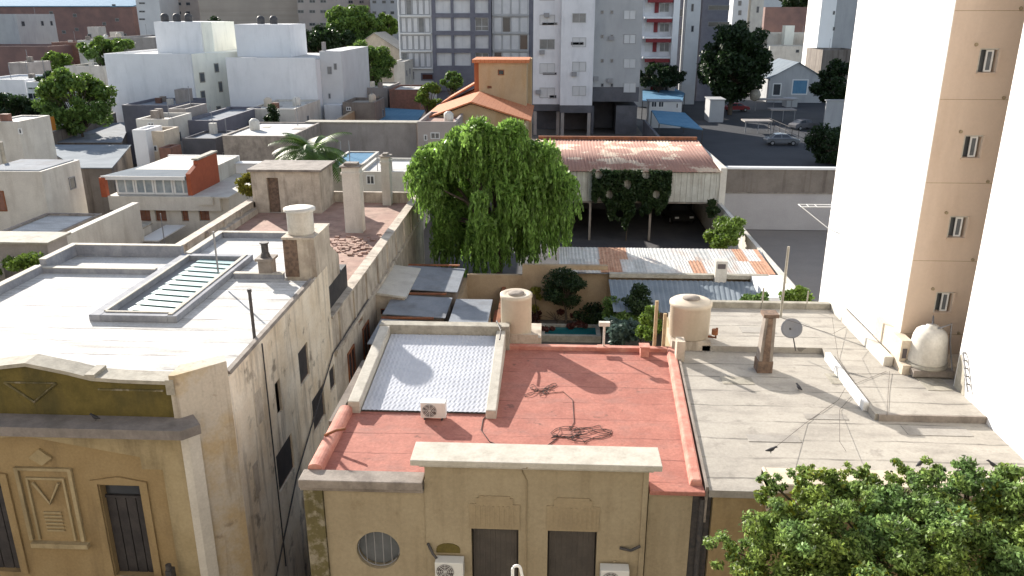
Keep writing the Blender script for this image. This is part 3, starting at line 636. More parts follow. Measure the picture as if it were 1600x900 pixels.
# T-shaped vent, pots, wooden posts
b = PZ(943, 543, 6.0); t = thing('vent_pipe', 'white T shaped vent on a terracotta foot at the rear edge of the red roof', 'vent', tuple(b))
mb = MB(); zt = PY(943, 508, b.y).z; mb.tube([b, (b.x,b.y,zt)], .035, 8); mb.box(b.x-.17, b.x+.17, b.y-.07, b.y+.07, zt-.02, zt+.11); mb.build('pipe', 'tank_white', t)
MB().box(b.x-.2, b.x+.2, b.y-.15, b.y+.1, 6.001, 6.06).build('vent_foot', 'red_coping', t)
b = PZ(1007, 548, 6.0); mb = MB(); mb.box(b.x-.13, b.x+.13, b.y-.1, b.y+.2, 5.82, 6.14); mb.box(b.x-.16, b.x+.16, b.y-.13, b.y+.23, 6.14, 6.17); tag(mb.build('vent_box', 'red_coping'), 'small red boxed vent beside the wooden posts', 'vent')
for i, (px, pt) in enumerate(((1022, 470), (1036, 490))):
    b = PY(px, 545, 24.05); zt = PY(px, pt, 24.05).z
    mb = MB(); mb.box(b.x-.05, b.x+.05, 24.0, 24.1, 5.5, zt)
    tag(mb.build('wooden_post', 'wood'), ('taller wooden post standing between the red roof and the big cream tank', 'shorter wooden post nearest to the big cream tank')[i], 'post', 'wooden posts at the rear of the red roof')
# pipe poking out over the red parapet
o = MB().tube([(-5.5,17.6,6.05),(-5.2,17.6,6.2),(-4.95,17.55,6.28)], .035, 6).build('overflow_pipe', 'rust', Rh)
# cables lying on the red roof
def cable(name, pts, label, r=.011, m='cable_black', group='loose cables on the red roof'):
    o = MB().tube(pts, r, 5).build(name, m); return tag(o, label, 'cable', group)
def scribble(cx, cy, rx, ry, n, z=5.835):
    out = []; ph = [random.uniform(0, 6.28) for _ in range(6)]; w = [random.uniform(.16, .24), random.uniform(.37, .5), random.uniform(.9, 1.2)]
    for k in range(n*3):
        x = .5*math.sin(w[0]*k+ph[0])+.32*math.sin(w[1]*k+ph[1])+.14*math.sin(w[2]*k+ph[2])
        y = .45*math.sin(w[0]*1.31*k+ph[3])+.35*math.sin(w[1]*.83*k+ph[4])+.2*math.sin(w[2]*k+ph[5])
        out.append((cx+rx*x, cy+ry*y+.3*ry*x, z+.012+.012*math.sin(k*.7)))
    return out
p = PZ(905, 678, 5.83); cable('loose_cable', scribble(p.x, p.y, 1.0, .5, 34), 'largest tangle of brown cable behind the grey coping', .008)
p = PZ(848, 610, 5.83); cable('loose_cable', scribble(p.x, p.y, .55, .42, 24), 'small dark knot of cable near the tank shadow', .008)
pp = [PZ(*q, 5.835) for q in ((770,640),(755,655),(752,672),(765,690),(800,705),(850,700),(870,685))]; cable('loose_cable', pp, 'single thin cable curving from the end of the beige wall', .013)
pp = [PZ(*q, 5.835) for q in ((850,615),(880,612),(895,625),(897,660),(890,672))]; cable('loose_cable', pp, 'thin cable linking the two tangles', .009)

# ================================================================== AIR CONDITIONERS
def ac(x, y, z, label, w=.80, h=.55, d=.3):
    k_ = h/.55
    t = thing('air_conditioner', label, 'air conditioner', (x, y, z), 'outdoor air conditioner units of the red roof house')
    MB().box(x-w/2, x+w/2, y, y+d, z, z+h).build('casing', 'white_plastic', t, bevel=.015)
    cxx, czz = x-w*.14, z+h*.5
    mb = MB()
    for rr in [q*k_ for q in (.05, .10, .15, .20, .235)]: mb.tube([(cxx+rr*math.cos(2*math.pi*k/20), y-.012, czz+rr*math.sin(2*math.pi*k/20)) for k in range(21)], .006, 4, cap=False)
    for k in range(8):
        a = math.pi*k/4; mb.tube([(cxx,y-.012,czz),(cxx+.235*k_*math.cos(a),y-.012,czz+.235*k_*math.sin(a))], .006, 4)
    g = mb.build('fan_grille', 'white_plastic', t)
    m2 = MB(); m2.add([(cxx+.24*k_*math.cos(2*math.pi*k/24), y-.004, czz+.24*k_*math.sin(2*math.pi*k/24)) for k in range(24)], [tuple(range(24))]); m2.build('fan_opening', 'grille_dark', g)
    m2 = MB()
    for s in (-1, 1): m2.box(x+s*w*.35-.02, x+s*w*.35+.02, y-.02, y+d+.02, z-.05, z-.001)
    m2.build('bracket', 'dark_metal', t)
    return t
b = PY(677, 648, 18.95); ac(b.x, 18.92, 5.89, 'white air conditioner standing on the red roof against the tin sheet', .66, .44, .28)
ac(-2.2, RF-.34, 3.46, 'white air conditioner on the facade between the round window and first shutter', .66, .48, .28)
ac(1.64, RF-.34, 3.38, 'white air conditioner on the facade beside the second shutter, under a bent pipe', .66, .48, .28)
for q, lab in ((((-2.72,RF-.05,4.25),(-2.6,RF-.1,4.0),(-2.5,RF-.2,3.95)), 'dark bent pipe left of the dark arch on the tan facade'), (((1.75,RF-.05,4.28),(2.0,RF-.12,4.27),(2.2,RF-.15,4.42)), 'bent dark pipe at the end of the tan facade')):
    tag(MB().tube(q, .035, 6).build('bent_pipe', 'dark_metal'), lab, 'pipe', 'drain pipes sticking out of the tan facade')
for c in (-2.25, 1.64):
    pass
# ================================================================== GREY-BEIGE ROOF HOUSE
Bh = thing('beige_roof_house', 'low house with weathered beige membrane roof stepped beside the tall white tower', 'house', (8, 21, 0))
mb = MB(); mb.prism_z([(3.80,RF+.05),(4.95,RF+.05),(4.95,27.3),(4.25,27.3)], 0, 5.69); mb.box(4.951, 12.9, RF+.05, 27.3, 0, 5.7); mb.build('front_wall', 'facade_cream', Bh)
mb = MB(); mb.prism_z([(3.68,RF-.05),(5.0,RF-.05),(5.0,27.3),(4.32,27.3)], 5.7, 5.88); mb.box(5.001, 13.5, RF+.6, 27.3, 5.7, 5.88); mb.build('roof', 'beige_roof', Bh)
mb = MB(); mb.box(4.97, 13.5, RF-.12, RF+.6, 5.88, 6.12); mb.box(4.97, 5.05, RF-.12, RF+.6, 5.4, 6.14); mb.build('front_coping', 'ledge_cream', Bh, bevel=.03)
mb = MB(); mb.box(4.95, 13.5, RF-.02, RF+.04, 0, 5.87); mb.box(3.80,4.94,RF+.0,RF+.049,0,5.69); mb.build('facade', 'facade_ochre', Bh)
mb = MB(); mb.prism_z([(4.9,23.8),(8.62,23.8),(8.62,19.4),(12.9,19.4),(12.9,22.79),(10.0,22.79),(10.0,27.3),(4.9,27.3)], 5.88, 6.06); mb.build('raised_roof', 'beige_roof', Bh)
mb = MB(); mb.hexa([(8.5,19.9,5.881),(8.63,19.9,5.881),(8.7,23.3,5.881),(8.55,23.3,5.881),(8.5,19.9,6.13),(8.63,19.9,6.13),(8.7,23.3,6.13),(8.55,23.3,6.13)]); mb.build('lit_step_face', 'white_frame', Bh)  # white colour stands for sunlight on the step's left face
mb = MB(); mb.box(10.0, 10.28, 22.5, 27.5, 5.6, 6.35); mb.build('white_parapet', 'tank_white', Bh, bevel=.02)
mb = MB(); mb.box(4.9, 9.99, 27.31, 27.55, 3, 6.28); mb.build('rear_parapet', 'coping', Bh, bevel=.02)
mb = MB(); mb.box(8.7, 12.3, 19.32, 19.39, 5.881, 6.07); mb.build('shaded_step_strip', 'old_stone', Bh)  # brown strip paints the shade on the step's front face
for (px, py, w, d) in ((1130,600,.9,.5),(1170,690,1.3,.35),(1420,680,1.6,.5),(1300,600,.8,.7),(1160,520,1.1,.5),(1450,610,.7,.9),(1260,655,1.1,.3)):
    zz = 6.061 if py < 540 or px > 1340 and py < 640 else 5.881
    p = PZ(px, py, zz); MB().box(p.x, p.x+w, p.y, p.y+d, zz, zz+.012).build('roof_patch', random.choice(['coping', 'roof_repair', 'roof_repair']), Bh)
# tank on stand
t = thing('water_tank', 'big cream water tank with domed lid at the edge of the beige roof', 'water tank', (4.55, 24.4, 6.1))
tz = 6.2
MB().lathe(4.55, 24.4, [(.60,tz),(.63,tz+.04),(.64,tz+1.0),(.67,tz+1.03),(.67,tz+1.12),(.60,tz+1.17),(.36,tz+1.19),(.3,tz+1.22)], 36).build('tank_body', 'tank_cream', t)
MB().lathe(4.55, 24.4, [(.27,tz+1.221),(.27,tz+1.27),(0,tz+1.29)]).build('lid', 'old_stone', t)
mb = MB(); mb.tube([(5.1,24.0,tz+.1),(5.3,23.85,tz+.12),(5.32,23.85,tz+.45)], .04, 6); mb.tube([(5.25,23.8,tz+.25),(5.25,23.8,tz+.42)], .1, 8); mb.build('valve', 'rust', t)
mb = MB(); mb.box(3.95, 5.15, 23.8, 25.0, 5.885, 6.19); mb.build('tank_stand', 'terrace_wall', t)
mb = MB(); mb.box(3.95, 4.2, 22.9, 23.3, 5.89, 6.55); tag(mb.build('brick_pier', 'terrace_wall'), 'short plastered pier at the corner between red and beige roofs', 'pier')
# tapered brick chimney column with aerial
b = PZ(1195, 583, 5.88)
t = thing('brick_chimney', 'slim rust stained chimney column standing alone on the beige roof', 'chimney', tuple(b))
zt = PY(1200, 492, b.y).z
mb = MB(); mb.hexa([(b.x-.22,b.y,5.881),(b.x+.2,b.y,5.881),(b.x+.2,b.y+.42,5.881),(b.x-.22,b.y+.42,5.881),(b.x-.13,b.y+.05,zt-.1),(b.x+.17,b.y+.05,zt-.1),(b.x+.17,b.y+.35,zt-.1),(b.x-.13,b.y+.35,zt-.1)]); mb.build('column', 'old_stone', t)
mb = MB(); mb.box(b.x-.2, b.x+.24, b.y, b.y+.42, zt-.1, zt); mb.hexa([(b.x-.12,b.y-.012,6.0),(b.x+.1,b.y-.012,6.0),(b.x+.1,b.y-.002,6.0),(b.x-.12,b.y-.002,6.0),(b.x-.05,b.y+.03,zt-.12),(b.x+.08,b.y+.03,zt-.12),(b.x+.08,b.y+.045,zt-.12),(b.x-.05,b.y+.045,zt-.12)]); mb.build('exposed_brick', 'rust_dark', t)
MB().box(b.x-.23,b.x+.21,b.y-.01,b.y+.43,5.882,6.25).build('column_foot', 'rust_dark', t)
CH = (b.x, b.y, zt)
# dish
p = PZ(1243, 548, 6.06)
t = thing('satellite_dish', 'round grey mesh satellite dish on a thin mast above the beige roof', 'satellite dish', tuple(p))
c = PY(1237, 513, p.y); d = Vector((-.35,-.75,.55)).normalized(); u = d.cross(Vector((0,0,1))).normalized(); w = u.cross(d)
vs = [c-d*.08]; fs = []
for i in range(1, 5):
    for k in range(24):
        a = 2*math.pi*k/24; r = .32*i/4; vs.append(c+(u*math.cos(a)+w*math.sin(a))*r-d*.08*(1-(i/4)**2))
for k in range(24): fs.append((0, 1+k, 1+(k+1) % 24))
for i in range(3):
    for k in range(24): fs.append((1+i*24+k, 1+(i+1)*24+k, 1+(i+1)*24+(k+1)%24, 1+i*24+(k+1)%24))
mb = MB(); mb.add(vs, fs, True); o = mb.build('dish', 'grey_frame', t); so = o.modifiers.new('Solid','SOLIDIFY'); so.thickness = .012
mb = MB(); mb.tube([p, c-d*.08], .02, 6); mb.tube([c-d*.08, c+d*.3-w*.1], .01, 6); mb.tube([c+d*.3-w*.1, c+d*.36-w*.1], .03, 8); mb.build('mast', 'dark_metal', t)
# masts at the rear edge
for i, (px, pt, pb, r) in enumerate(((1220, 385, 492, .045), (1190, 450, 482, .03), (1260, 455, 480, .025))):
    b = PY(px, pb, 27.3 if i else 26.5); zt = PY(px, pt, b.y).z
    tag(MB().tube([(b.x,b.y,5.9),(b.x,b.y,zt)], r, 8).build('antenna_mast', 'coping'), ('tallest bare mast rising behind the chimney column', 'short thin mast on the rear parapet nearest the chimney column', 'shortest mast on the rear parapet beside the white tower')[i], 'mast', 'bare masts at the rear of the beige roof')
# wires on / over the beige roof
def wire(pts, label): return cable('roof_wire', pts, label, .005, 'cable_black', 'wires strung over the beige roof')
wire([(CH[0],CH[1]+.2,CH[2]-.05), PZ(1300,522,6.5), (10.05,25.2,6.4)], 'thin wire from the chimney column to the white parapet')
wire([PZ(1300,495,6.3), PZ(1310,560,6.08), PZ(1335,600,6.08), PZ(1385,580,6.08)], 'black wire lying in a bend below the white parapet')
wire([PZ(1390,580,6.1), PZ(1388,610,6.08), PZ(1386,650,6.08)], 'short straight wire near the tower foot')
wire([PZ(1210,700,6.13), PZ(1260,660,5.9), PZ(1310,625,5.9), PZ(1330,590,6.1)], 'long wire running from the front coping back to the step')
wire([PZ(1322,705,6.13), PZ(1312,690,6.13), PZ(1312,640,5.9), PZ(1330,620,5.9)], 'twin looped wire near the middle of the front coping')
# birds
def bird(p, label, ang=0):
    c, s = math.cos(ang), math.sin(ang); m = MB()
    prof = [(-.13,.012,.07),(-.07,.03,.08),(0,.05,.095),(.06,.042,.12),(.09,.026,.155),(.12,.028,.165),(.145,.012,.16),(.165,.003,.155)]
    vs = []; fs = []; n = 8
    for x, r, z in prof:
        for k in range(n):
            a = 2*math.pi*k/n; lx, ly = x, r*math.cos(a); vs.append((p.x+lx*c-ly*s, p.y+lx*s+ly*c, p.z+z+r*math.sin(a)))
    for i in range(len(prof)-1):
        for k in range(n): fs.append((i*n+k, i*n+(k+1)%n, (i+1)*n+(k+1)%n, (i+1)*n+k))
    m.add(vs, fs, True)
    for sgn in (-1, 1):
        q = Vector((p.x-s*.02*sgn, p.y+c*.02*sgn, p.z)); m.tube([q, q+Vector((0,0,.07))], .006, 4)
    o = m.build('pigeon', 'bird_black'); return tag(o, label, 'bird', 'dark pigeons resting on the roofs')
bird(PZ(1436,730,6.12), 'dark pigeon perched at the middle of the beige coping above the tree', .6)
bird(PZ(1551,732,6.12), 'small dark pigeon perched on the coping at the far right', 2.5)
bird(PZ(1204,708,6.12), 'dark pigeon sitting flat at the left end of the beige coping', .1)
bird(PZ(1248,610,5.88), 'pigeon standing in the tank shadow on the beige roof', 2.0)
bird(PZ(150,657,6.27), 'dark pigeon resting on the grey cornice of the corner house', 3.0)

# ================================================================== WHITE TOWER
Tw = thing('apartment_tower', 'very tall blinding white apartment tower with a shaded tan window strip', 'building', (12, 26, 0))
TX0, TX1, TY = 10.5, 12.3, 22.82
MB().box(TX0, 30, TY+.25, 30, 0, 30).build('rear_block', 'tower_white', Tw)
WZ = [7.98-2.27, 7.98, 10.25, 12.52, 14.80, 17.07]
holes = [(11.36, 11.80, z-.29, z+.29) for z in WZ if z > 6.5]
MB().box(TX0-.025, TX0+.0015, TY-.001, TY+.249, 0, 30).build('corner_edge', 'tower_white', Tw)
mb = MB(); wall(mb, '-y', TY, TX0+.002, 29, 0, 30, holes, .2); mb.box(TX0+.002, 29, TY+.19, TY+.249, 0, 30); mb.build('tan_strip', 'tower_tan', Tw)
MB().box(11.45, 30, 14.0, 21.2, 0, 30).build('front_block', 'tower_white', Tw)
for h in holes:
    MB().box(h[0]+.002, h[1]-.002, TY+.175, TY+.195, h[2]+.002, h[3]-.002).build('window_back', 'mid_glass', Tw)
    w = window(Tw, '-y', TY, h[0]+(h[1]-h[0])*.36, h[0]+(h[1]-h[0])*.82, h[2]+.01, h[3]-.01, 'white_frame', 'mid_glass', d0=.06, fw=.045, mull=0, proud=.03)
    mb = MB(); mb.box(h[0]-.03,h[0],TY-.012,TY-.001,h[2]-.03,h[3]+.03); mb.box(h[1],h[1]+.03,TY-.012,TY-.001,h[2]-.03,h[3]+.03); mb.box(h[0],h[1],TY-.012,TY-.001,h[3],h[3]+.03); mb.build('casing', 'coping_light', w)
    mb = MB(); mb.box(h[0]-.04, h[1]+.06, TY-.05, TY-.001, h[2]-.05, h[2]-.01); mb.box(h[1]+.01, h[1]+.07, TY-.06, TY-.001, h[2], h[3]+.02); mb.build('sill', 'tower_tan', w)
mb = MB()
for z in WZ: mb.box(TX0+.01, 13, TY-.004, TY-.001, z-1.012, z-.998)
mb.build('floor_joint', 'relief_tan', Tw)
for z in WZ[1:]:
    for dx, dz in ((-.42, .42), (.55, -.95)):
        mb = MB(); c = (11.62+dx, z+dz); mb.lathe(0, 0, [(.0,0),(.0,0)]) if False else None
        mb.tube([(c[0],TY-.05,c[1]),(c[0],TY-.002,c[1])], .045, 8); mb.build('vent_cap', 'relief_tan', Tw)
# ledge, box and tank at the tower foot
mb = MB(); mb.box(10.3, 12.28, 21.9, TY-.01, 5.6, 6.35); mb.build('ledge', 'ledge_cream', Tw)
mb = MB(); mb.hexa([(10.25,22.1,6.351),(10.75,22.1,6.351),(10.75,24.3,6.351),(10.25,24.3,6.351),(10.25,22.1,6.75),(10.75,22.1,6.75),(10.58,24.3,7.35),(10.25,24.3,7.35)]) if False else mb.box(10.3, 10.58, 22.2, 24.2, 6.36, 7.0)
o = mb.build('meter_box', 'ledge_cream', Tw)
MB().box(10.36, 10.48, 22.18, 22.199, 6.45, 6.75).build('box_hatch', 'grille_dark', Tw)
t = thing('water_tank', 'white dome topped water tank on a bracket at the foot of the tan strip', 'water tank', (11.05, 22.1, 6.3))
zb = 6.42
MB().lathe(11.05, 22.15, [(.52,zb),(.54,zb+.05),(.46,zb+.75),(.40,zb+.92),(.28,zb+1.02),(.16,zb+1.05),(.16,zb+1.1),(0,zb+1.12)], 32).build('tank_body', 'tank_white', t)
MB().lathe(11.05, 22.15, [(.58,zb-.1),(.58,zb-.02),(.5,zb-.001)], 32).build('base_plate', 'coping', t)
mb = MB(); mb.tube([(11.15,22.0,zb+1.05),(11.5,22.0,zb+1.2),(11.6,22.1,zb+.6),(11.6,21.7,zb-.1)], .025, 6); mb.tube([(11.05,22.15,zb+1.1),(11.2,22.5,zb+1.25),(11.4,22.75,zb+.8)], .02, 6); mb.build('tank_pipe', 'grey_frame', t)
mb = MB(); mb.box(10.5, 11.64, 21.62, 21.9, 6.12, 6.31); mb.build('bracket_slab', 'old_stone', t)
mb = MB()
for k in range(5): mb.tube([(11.44,20.9-k*.12,7.2-k*.18),(11.36,20.9-k*.12,7.2-k*.18),(11.36,20.75-k*.12,7.05-k*.18)], .03, 6)
mb.build('wall_fitting', 'grey_frame', Tw)
mb = MB(); mb.prism_x([(20.5,5.9),(21.15,5.9),(21.15,7.0),(21.0,7.2),(20.7,6.5)], 11.435, 11.448); mb.build('dull_patch', 'coping', Tw)  # irregular duller patch low on the white wall
# clothes rack on the rear white block
mb = MB(); x0 = PY(1250, 322, 33).x; z = PY(1250, 322, 33).z
t = thing('clothes_rack', 'white metal clothes rack jutting from the rear corner of the tower', 'clothes rack', (10.6, 30, 8.6))
p1 = PY(1252, 323, 30.1); p2 = PY(1300, 330, 30.1); p3 = PY(1300, 362, 30.1); p4 = PY(1306, 312, 30.1)
mb.tube([p1, (10.7,30.05,p3.z)], .02, 6); mb.tube([p1, (10.7,30.05,p1.z+.02)], .02, 6); mb.tube([(p1.x,30.5,p1.z), (10.7,30.5,p1.z)], .015, 6); mb.tube([p1, (p1.x,30.5,p1.z)], .015, 6); mb.tube([(p1.x+.3,30.05,p1.z),(p1.x+.3,30.5,p1.z)], .01, 6); mb.tube([(p1.x+.6,30.05,p1.z),(p1.x+.6,30.5,p1.z)], .01, 6)
mb.build('rack_frame', 'white_frame', t)

# ================================================================== STREET TREE (bottom right) and lamp
t = thing('street_tree', 'broad leafy street tree with yellow tinged tips before the beige house', 'tree', (8.6, 12.6, .13))
cl = []
for px, py, y, r in [(1140,850,12.6,.55),(1190,820,12.8,.6),(1215,780,13.2,.5),(1250,840,12.2,.8),(1255,760,13.6,.55),(1290,745,13.8,.45),(1310,800,13,.8),(1330,750,13.8,.5),(1360,860,12.2,.9),(1370,770,13.4,.6),
                     (1400,800,12.8,.7),(1420,745,13.6,.45),(1450,840,12.4,.8),(1460,770,13.4,.6),(1500,735,13.6,.45),(1520,790,13,.8),(1560,745,13.4,.5),(1570,850,12.4,.9),(1610,760,13.2,.6),(1640,820,12.6,.9),(1690,780,12.8,.9),
                     (1300,900,11.8,.9),(1400,930,11.6,.9),(1500,920,11.8,.9),(1600,930,11.6,.9),(1230,900,12,.7),(1180,880,12.3,.55),(1290,735,13.9,.3),(1250,790,13,.6),(1380,810,12.6,.7),(1480,800,12.6,.7),(1570,800,12.6,.7),(1340,835,12.2,.7),(1240,725,13.9,.3),(1190,740,13.8,.25),(1400,728,13.9,.3),(1570,725,13.9,.3),(1330,722,13.9,.25),(1450,725,13.9,.3),(1160,870,12.2,.5),(1640,760,13,.6),(1600,850,12,.7),(1495,722,13.8,.25),(1700,900,12,1.),(1430,880,11.6,.7),(1350,930,11.3,.7)]:
    p = PY(px+14, py+14, y); cl.append((p.x, p.y, p.z, r*.88, .75))
sub = []
for c in cl:
    for k in range(12):
        d = Vector(RNG.normal(size=3)).normalized()*c[3]*RNG.uniform(.3, 1.15); sub.append((c[0]+d.x*1.1, c[1]+d.y, c[2]+d.z*.85, c[3]*RNG.uniform(.22,.5), .75))
leaf_mesh('crown', 'street_leaf', clump_pts(sub, 150000, .1), .034, t, 1.15)
hi = [c for c in sub if c[2] > 5.2]
leaf_mesh('upper_leaves', 'street_leaf_yellow', clump_pts(random.sample(hi, max(1, len(hi)//4)), 6000, .6), .042, t, 1.1)  # yellower leaves on some of the higher clumps
limbs('trunk', (8.6, 12.6, .13), cl, .22, t, every=2, fork=.35)
p = PY(808, 884, 9.0)
t = thing('street_lamp', 'white gooseneck street lamp tip rising before the tan facade', 'street lamp', (p.x-.1, 9, .0))
mb = MB(); mb.tube([(p.x-.06,9,0),(p.x-.06,9,p.z-.35)]+[(p.x-.06+.055*(1-math.cos(a)), 9, p.z-.06+.06*math.sin(a)) for a in [math.pi*k/8 for k in range(9)]]+[(p.x+.075,9,p.z-.2)], .02, 8)
mb.build('post', 'white_frame', t)
mb = MB(); mb.lathe(p.x+.08, 9, [(.03,p.z-.2),(.13,p.z-.32),(.14,p.z-.36),(0,p.z-.37)]); mb.build('lamp_shade', 'green_leaf' if False else 'white_plastic', t)

exec_far = True

# ================================================================== BACK YARDS
def bx_thing(name, label, cat, m, boxes, group=None, bevel=0):
    mb = MB()
    for b in boxes: mb.box(*b)
    return tag(mb.build(name, m, bevel=bevel), label, cat, group)
# willow
t = thing('willow_tree', 'big bright green weeping willow behind the red roof house', 'tree', (-3.2, 47.5, 0))
cl = []
ctr = PY(765, 300, 47.5)
for k in range(74):
    while True:
        d = Vector(RNG.normal(size=3)).normalized()*RNG.uniform(.55, 1)
        x = ctr.x-.15+d.x*4.7; y = 47.5+d.y*3.8; z = 6.0+d.z*3.9
        if z > 3.2: break
    cl.append((x, y, z, RNG.uniform(.45, 1.05), .9))
for px, py in ((745,200),(800,205),(700,235),(850,240),(770,215),(670,260),(880,290),(720,215)):
    p = PY(px, py, 47+RNG.uniform(-1.5,1.5)); cl.append((p.x, p.y, p.z, .85, .8))
pts = [clump_pts(cl, 30000, .35)]
strands = []
ups = []
for k in range(3400):
    c = cl[RNG.integers(len(cl))]
    d = Vector(RNG.normal(size=3)).normalized(); x = c[0]+d.x*c[3]; y = c[1]+d.y*c[3]; z = c[2]+d.z*c[3]*.8
    ox, oy = (x-ctr.x), (y-47.5); q = math.hypot(ox, oy)+.01
    L = RNG.uniform(.6, 2.1)*(1.3 if z < 5.0 else .8); n = int(L/.075)
    s = np.linspace(0, 1, n); drift = RNG.uniform(.1,.5)
    pz = z-L*s; keep = pz > 1.4
    px_ = x+ox/q*drift*np.sqrt(s)+RNG.normal(0,.03,n); py_ = y+oy/q*drift*np.sqrt(s)+RNG.normal(0,.03,n)
    strands.append(np.stack([px_, py_, pz], 1)[keep])
st = np.concatenate(strands)
leaf_mesh('crown', 'willow_leaf', st, .085, t, 1.5, updir=(0,0,1.2))
leaf_mesh('upper_crown', 'willow_leaf', pts[0], .13, t, 1.4)
limbs('trunk', (-3.2, 47.5, 0), cl, .4, t, every=3, fork=.45)
# grey lean-to roofs left of the tan store
for i, (a, b, c, d, z, lab) in enumerate([(-7.6,-4.9,31.2,34.2,2.75,'nearest grey tin roof in the alley yard, a plain sheet'), (-7.6,-4.7,34.5,37.3,2.85,'middle grey tin roof in the alley yard with a rusty edge'), (-7.6,-4.5,37.7,41.6,3.0,'farthest grey tin roof in the alley yard, under the willow')]):
    t = thing('lean_to_roof', lab, 'roof', (a, c, 0), 'grey lean-to roofs in the alley yard')
    mb = MB(); mb.hexa([(a,c,z),(b,c,z-.15),(b,d,z-.15),(a,d,z),(a,c,z+.04),(b,c,z-.11),(b,d,z-.11),(a,d,z+.04)]); mb.build('tin_sheet', 'grey_tin', t)
    mb = MB(); mb.box(a+.1,b-.1,c+.1,d-.1,0,z-.2); mb.build('wall', 'stained_wall', t)
    mb = MB(); mb.box(a,b-.3,d-.05,d+.12,z+.03,z+.09); mb.build('rusty_flashing', 'rust', t)
def small_store(lab, x0, x1, y0, y1, z, m='yard_wall', rm='grey_tin', door=True):
    t = thing('yard_store', lab, 'shed', (x0, y0, 0))
    MB().box(x0,x1,y0,y1,0,z).build('wall', m, t); MB().box(x0-.1,x1+.1,y0-.1,y1+.1,z,z+.1).build('roof', rm, t)
    MB().box(x0+.2,x0+.3,y0-.02,y0-.002,0,z-.2).build('drainpipe', 'cream_wall', t); return t
small_store('tan plastered store with grey flat roof beside the grey lean-to roofs', -4.3, -2.75, 33.0, 36.3, 2.9)
small_store('low reddish store tucked behind the straight sided tank', -2.6, -1.2, 36.8, 38.6, 1.5, 'brick', 'rust')
bx_thing('garden_wall', 'long tan rear wall of the pool garden with brick patches', 'wall', 'yard_wall', [(-4.4,-1.4,41.6,41.85,0,2.55),(-1.4,3.2,41.6,41.86,0,3.15),(-4.6,-4.4,36.5,41.85,0,2.3)])
bx_thing('garden_wall', 'low brown side wall between the tan store and the garden', 'wall', 'rust', [(-2.5,-2.3,33.2,41.55,0,1.9)])
# patched tin roof shed
t = thing('patched_shed', 'long low shed with white tin roof patched by orange rusty sheets', 'shed', (6, 43, 0))
MB().box(1.0,11.7,41.9,45.3,0,2.75).build('wall', 'yard_wall', t)
mb = MB(); mb.hexa([(.6,41.3,2.80),(12.0,41.3,2.80),(12.2,45.5,3.0),(.6,45.5,3.0),(.6,41.3,2.84),(12.0,41.3,2.84),(12.2,45.5,3.04),(.6,45.5,3.04)]); mb.build('roof_deck', 'grey_tin', t)
k = 0
for row, (c, d) in enumerate(((43.25,45.5),(41.3,43.4))):
    x = .6
    while x < 11.9:
        w = random.uniform(.55, .95); xe = min(x+w, 12.0)
        rusty = (2.4 < x < 4.4 and row == 0) or (9.8 < x and random.random() < .6) or (row == 1 and (5.4 < x < 6.1 or 7.1 < x < 7.8 or 2.6 < x < 3.4)) or random.random() < .05
        mb = MB(); f = lambda y: 2.86+(y-41.3)*.2/4.2+(.03 if row else .015)+.004*(k % 2); n_ = 8; c_ = c+random.uniform(-.12,.05)
        vs = [(x+(xe-x+.04)*i/n_, yy, f(yy)+.012*math.cos(i*math.pi)) for yy in (c_, d) for i in range(n_+1)]
        mb.add(vs, [(i, i+1, n_+2+i, n_+1+i) for i in range(n_)]); mb.build('tin_sheet', 'rust_sheet' if rusty else ('patch_roof' if random.random() < .7 else 'worn_tin'), t); x = xe; k += 1
MB().box(3.25,11.6,41.0,41.28,2.7,2.92).build('gutter', 'coping', t)
MB().box(8.75,9.35,40.75,41.3,2.4,3.75).build('vent_chimney', 'cream_wall', t); 
MB().box(8.85,9.25,40.72,40.749,3.35,3.6).build('vent_mouth', 'grille_dark', t)
# metal awning
t = thing('garden_awning', 'pale blue grey tin awning over the garden patio', 'awning', (7, 38.5, 0))
mb = MB(); vs = []; fs = []; n = 90
for j, (y, z) in enumerate(((37.0,2.25),(40.9,2.62))):
    for i in range(n+1): vs.append((3.2+(8.0 if j else 7.4)*i/n, y, z+.02*math.sin(i*2.1)))
for i in range(n): fs.append((i, i+1, n+2+i, n+1+i))
mb.add(vs, fs); o = mb.build('tin_sheet', 'light_tin', t); s_ = o.modifiers.new('Solid', 'SOLIDIFY'); s_.thickness = .02
for x in (3.4, 7, 10.3): MB().tube([(x,37.2,0),(x,37.2,2.2)], .05, 6).build('post', 'dark_metal', t)
bx_thing('garden_wall', 'white side wall at the right end of the tin awning', 'wall', 'white_wall', [(10.7,12.2,37.6,41.2,0,2.9)])
# diagonal party wall of the yard
bx_thing('party_wall', 'long pale party wall running back beside the empty lot', 'wall', 'cream_wall', [(12.25,12.5,27.6,58,0,2.95)])
# pool
t = thing('garden_pool', 'small dark teal garden pool with pale rim behind the red roof', 'pool', (1.3, 39.2, 0))
mb = MB(); a, b, c, d = -.35, 2.75, 38.45, 40.15
mb.box(a,b,c,c+.22,-.0,.35); mb.box(a,b,d-.22,d,0,.35); mb.box(a,a+.22,c+.22,d-.22,0,.35); mb.box(b-.22,b,c+.22,d-.22,0,.35); mb.build('rim', 'coping', t)
MB().box(a+.22,b-.22,c+.22,d-.22,.01,.24).build('water', 'pool_water', t)
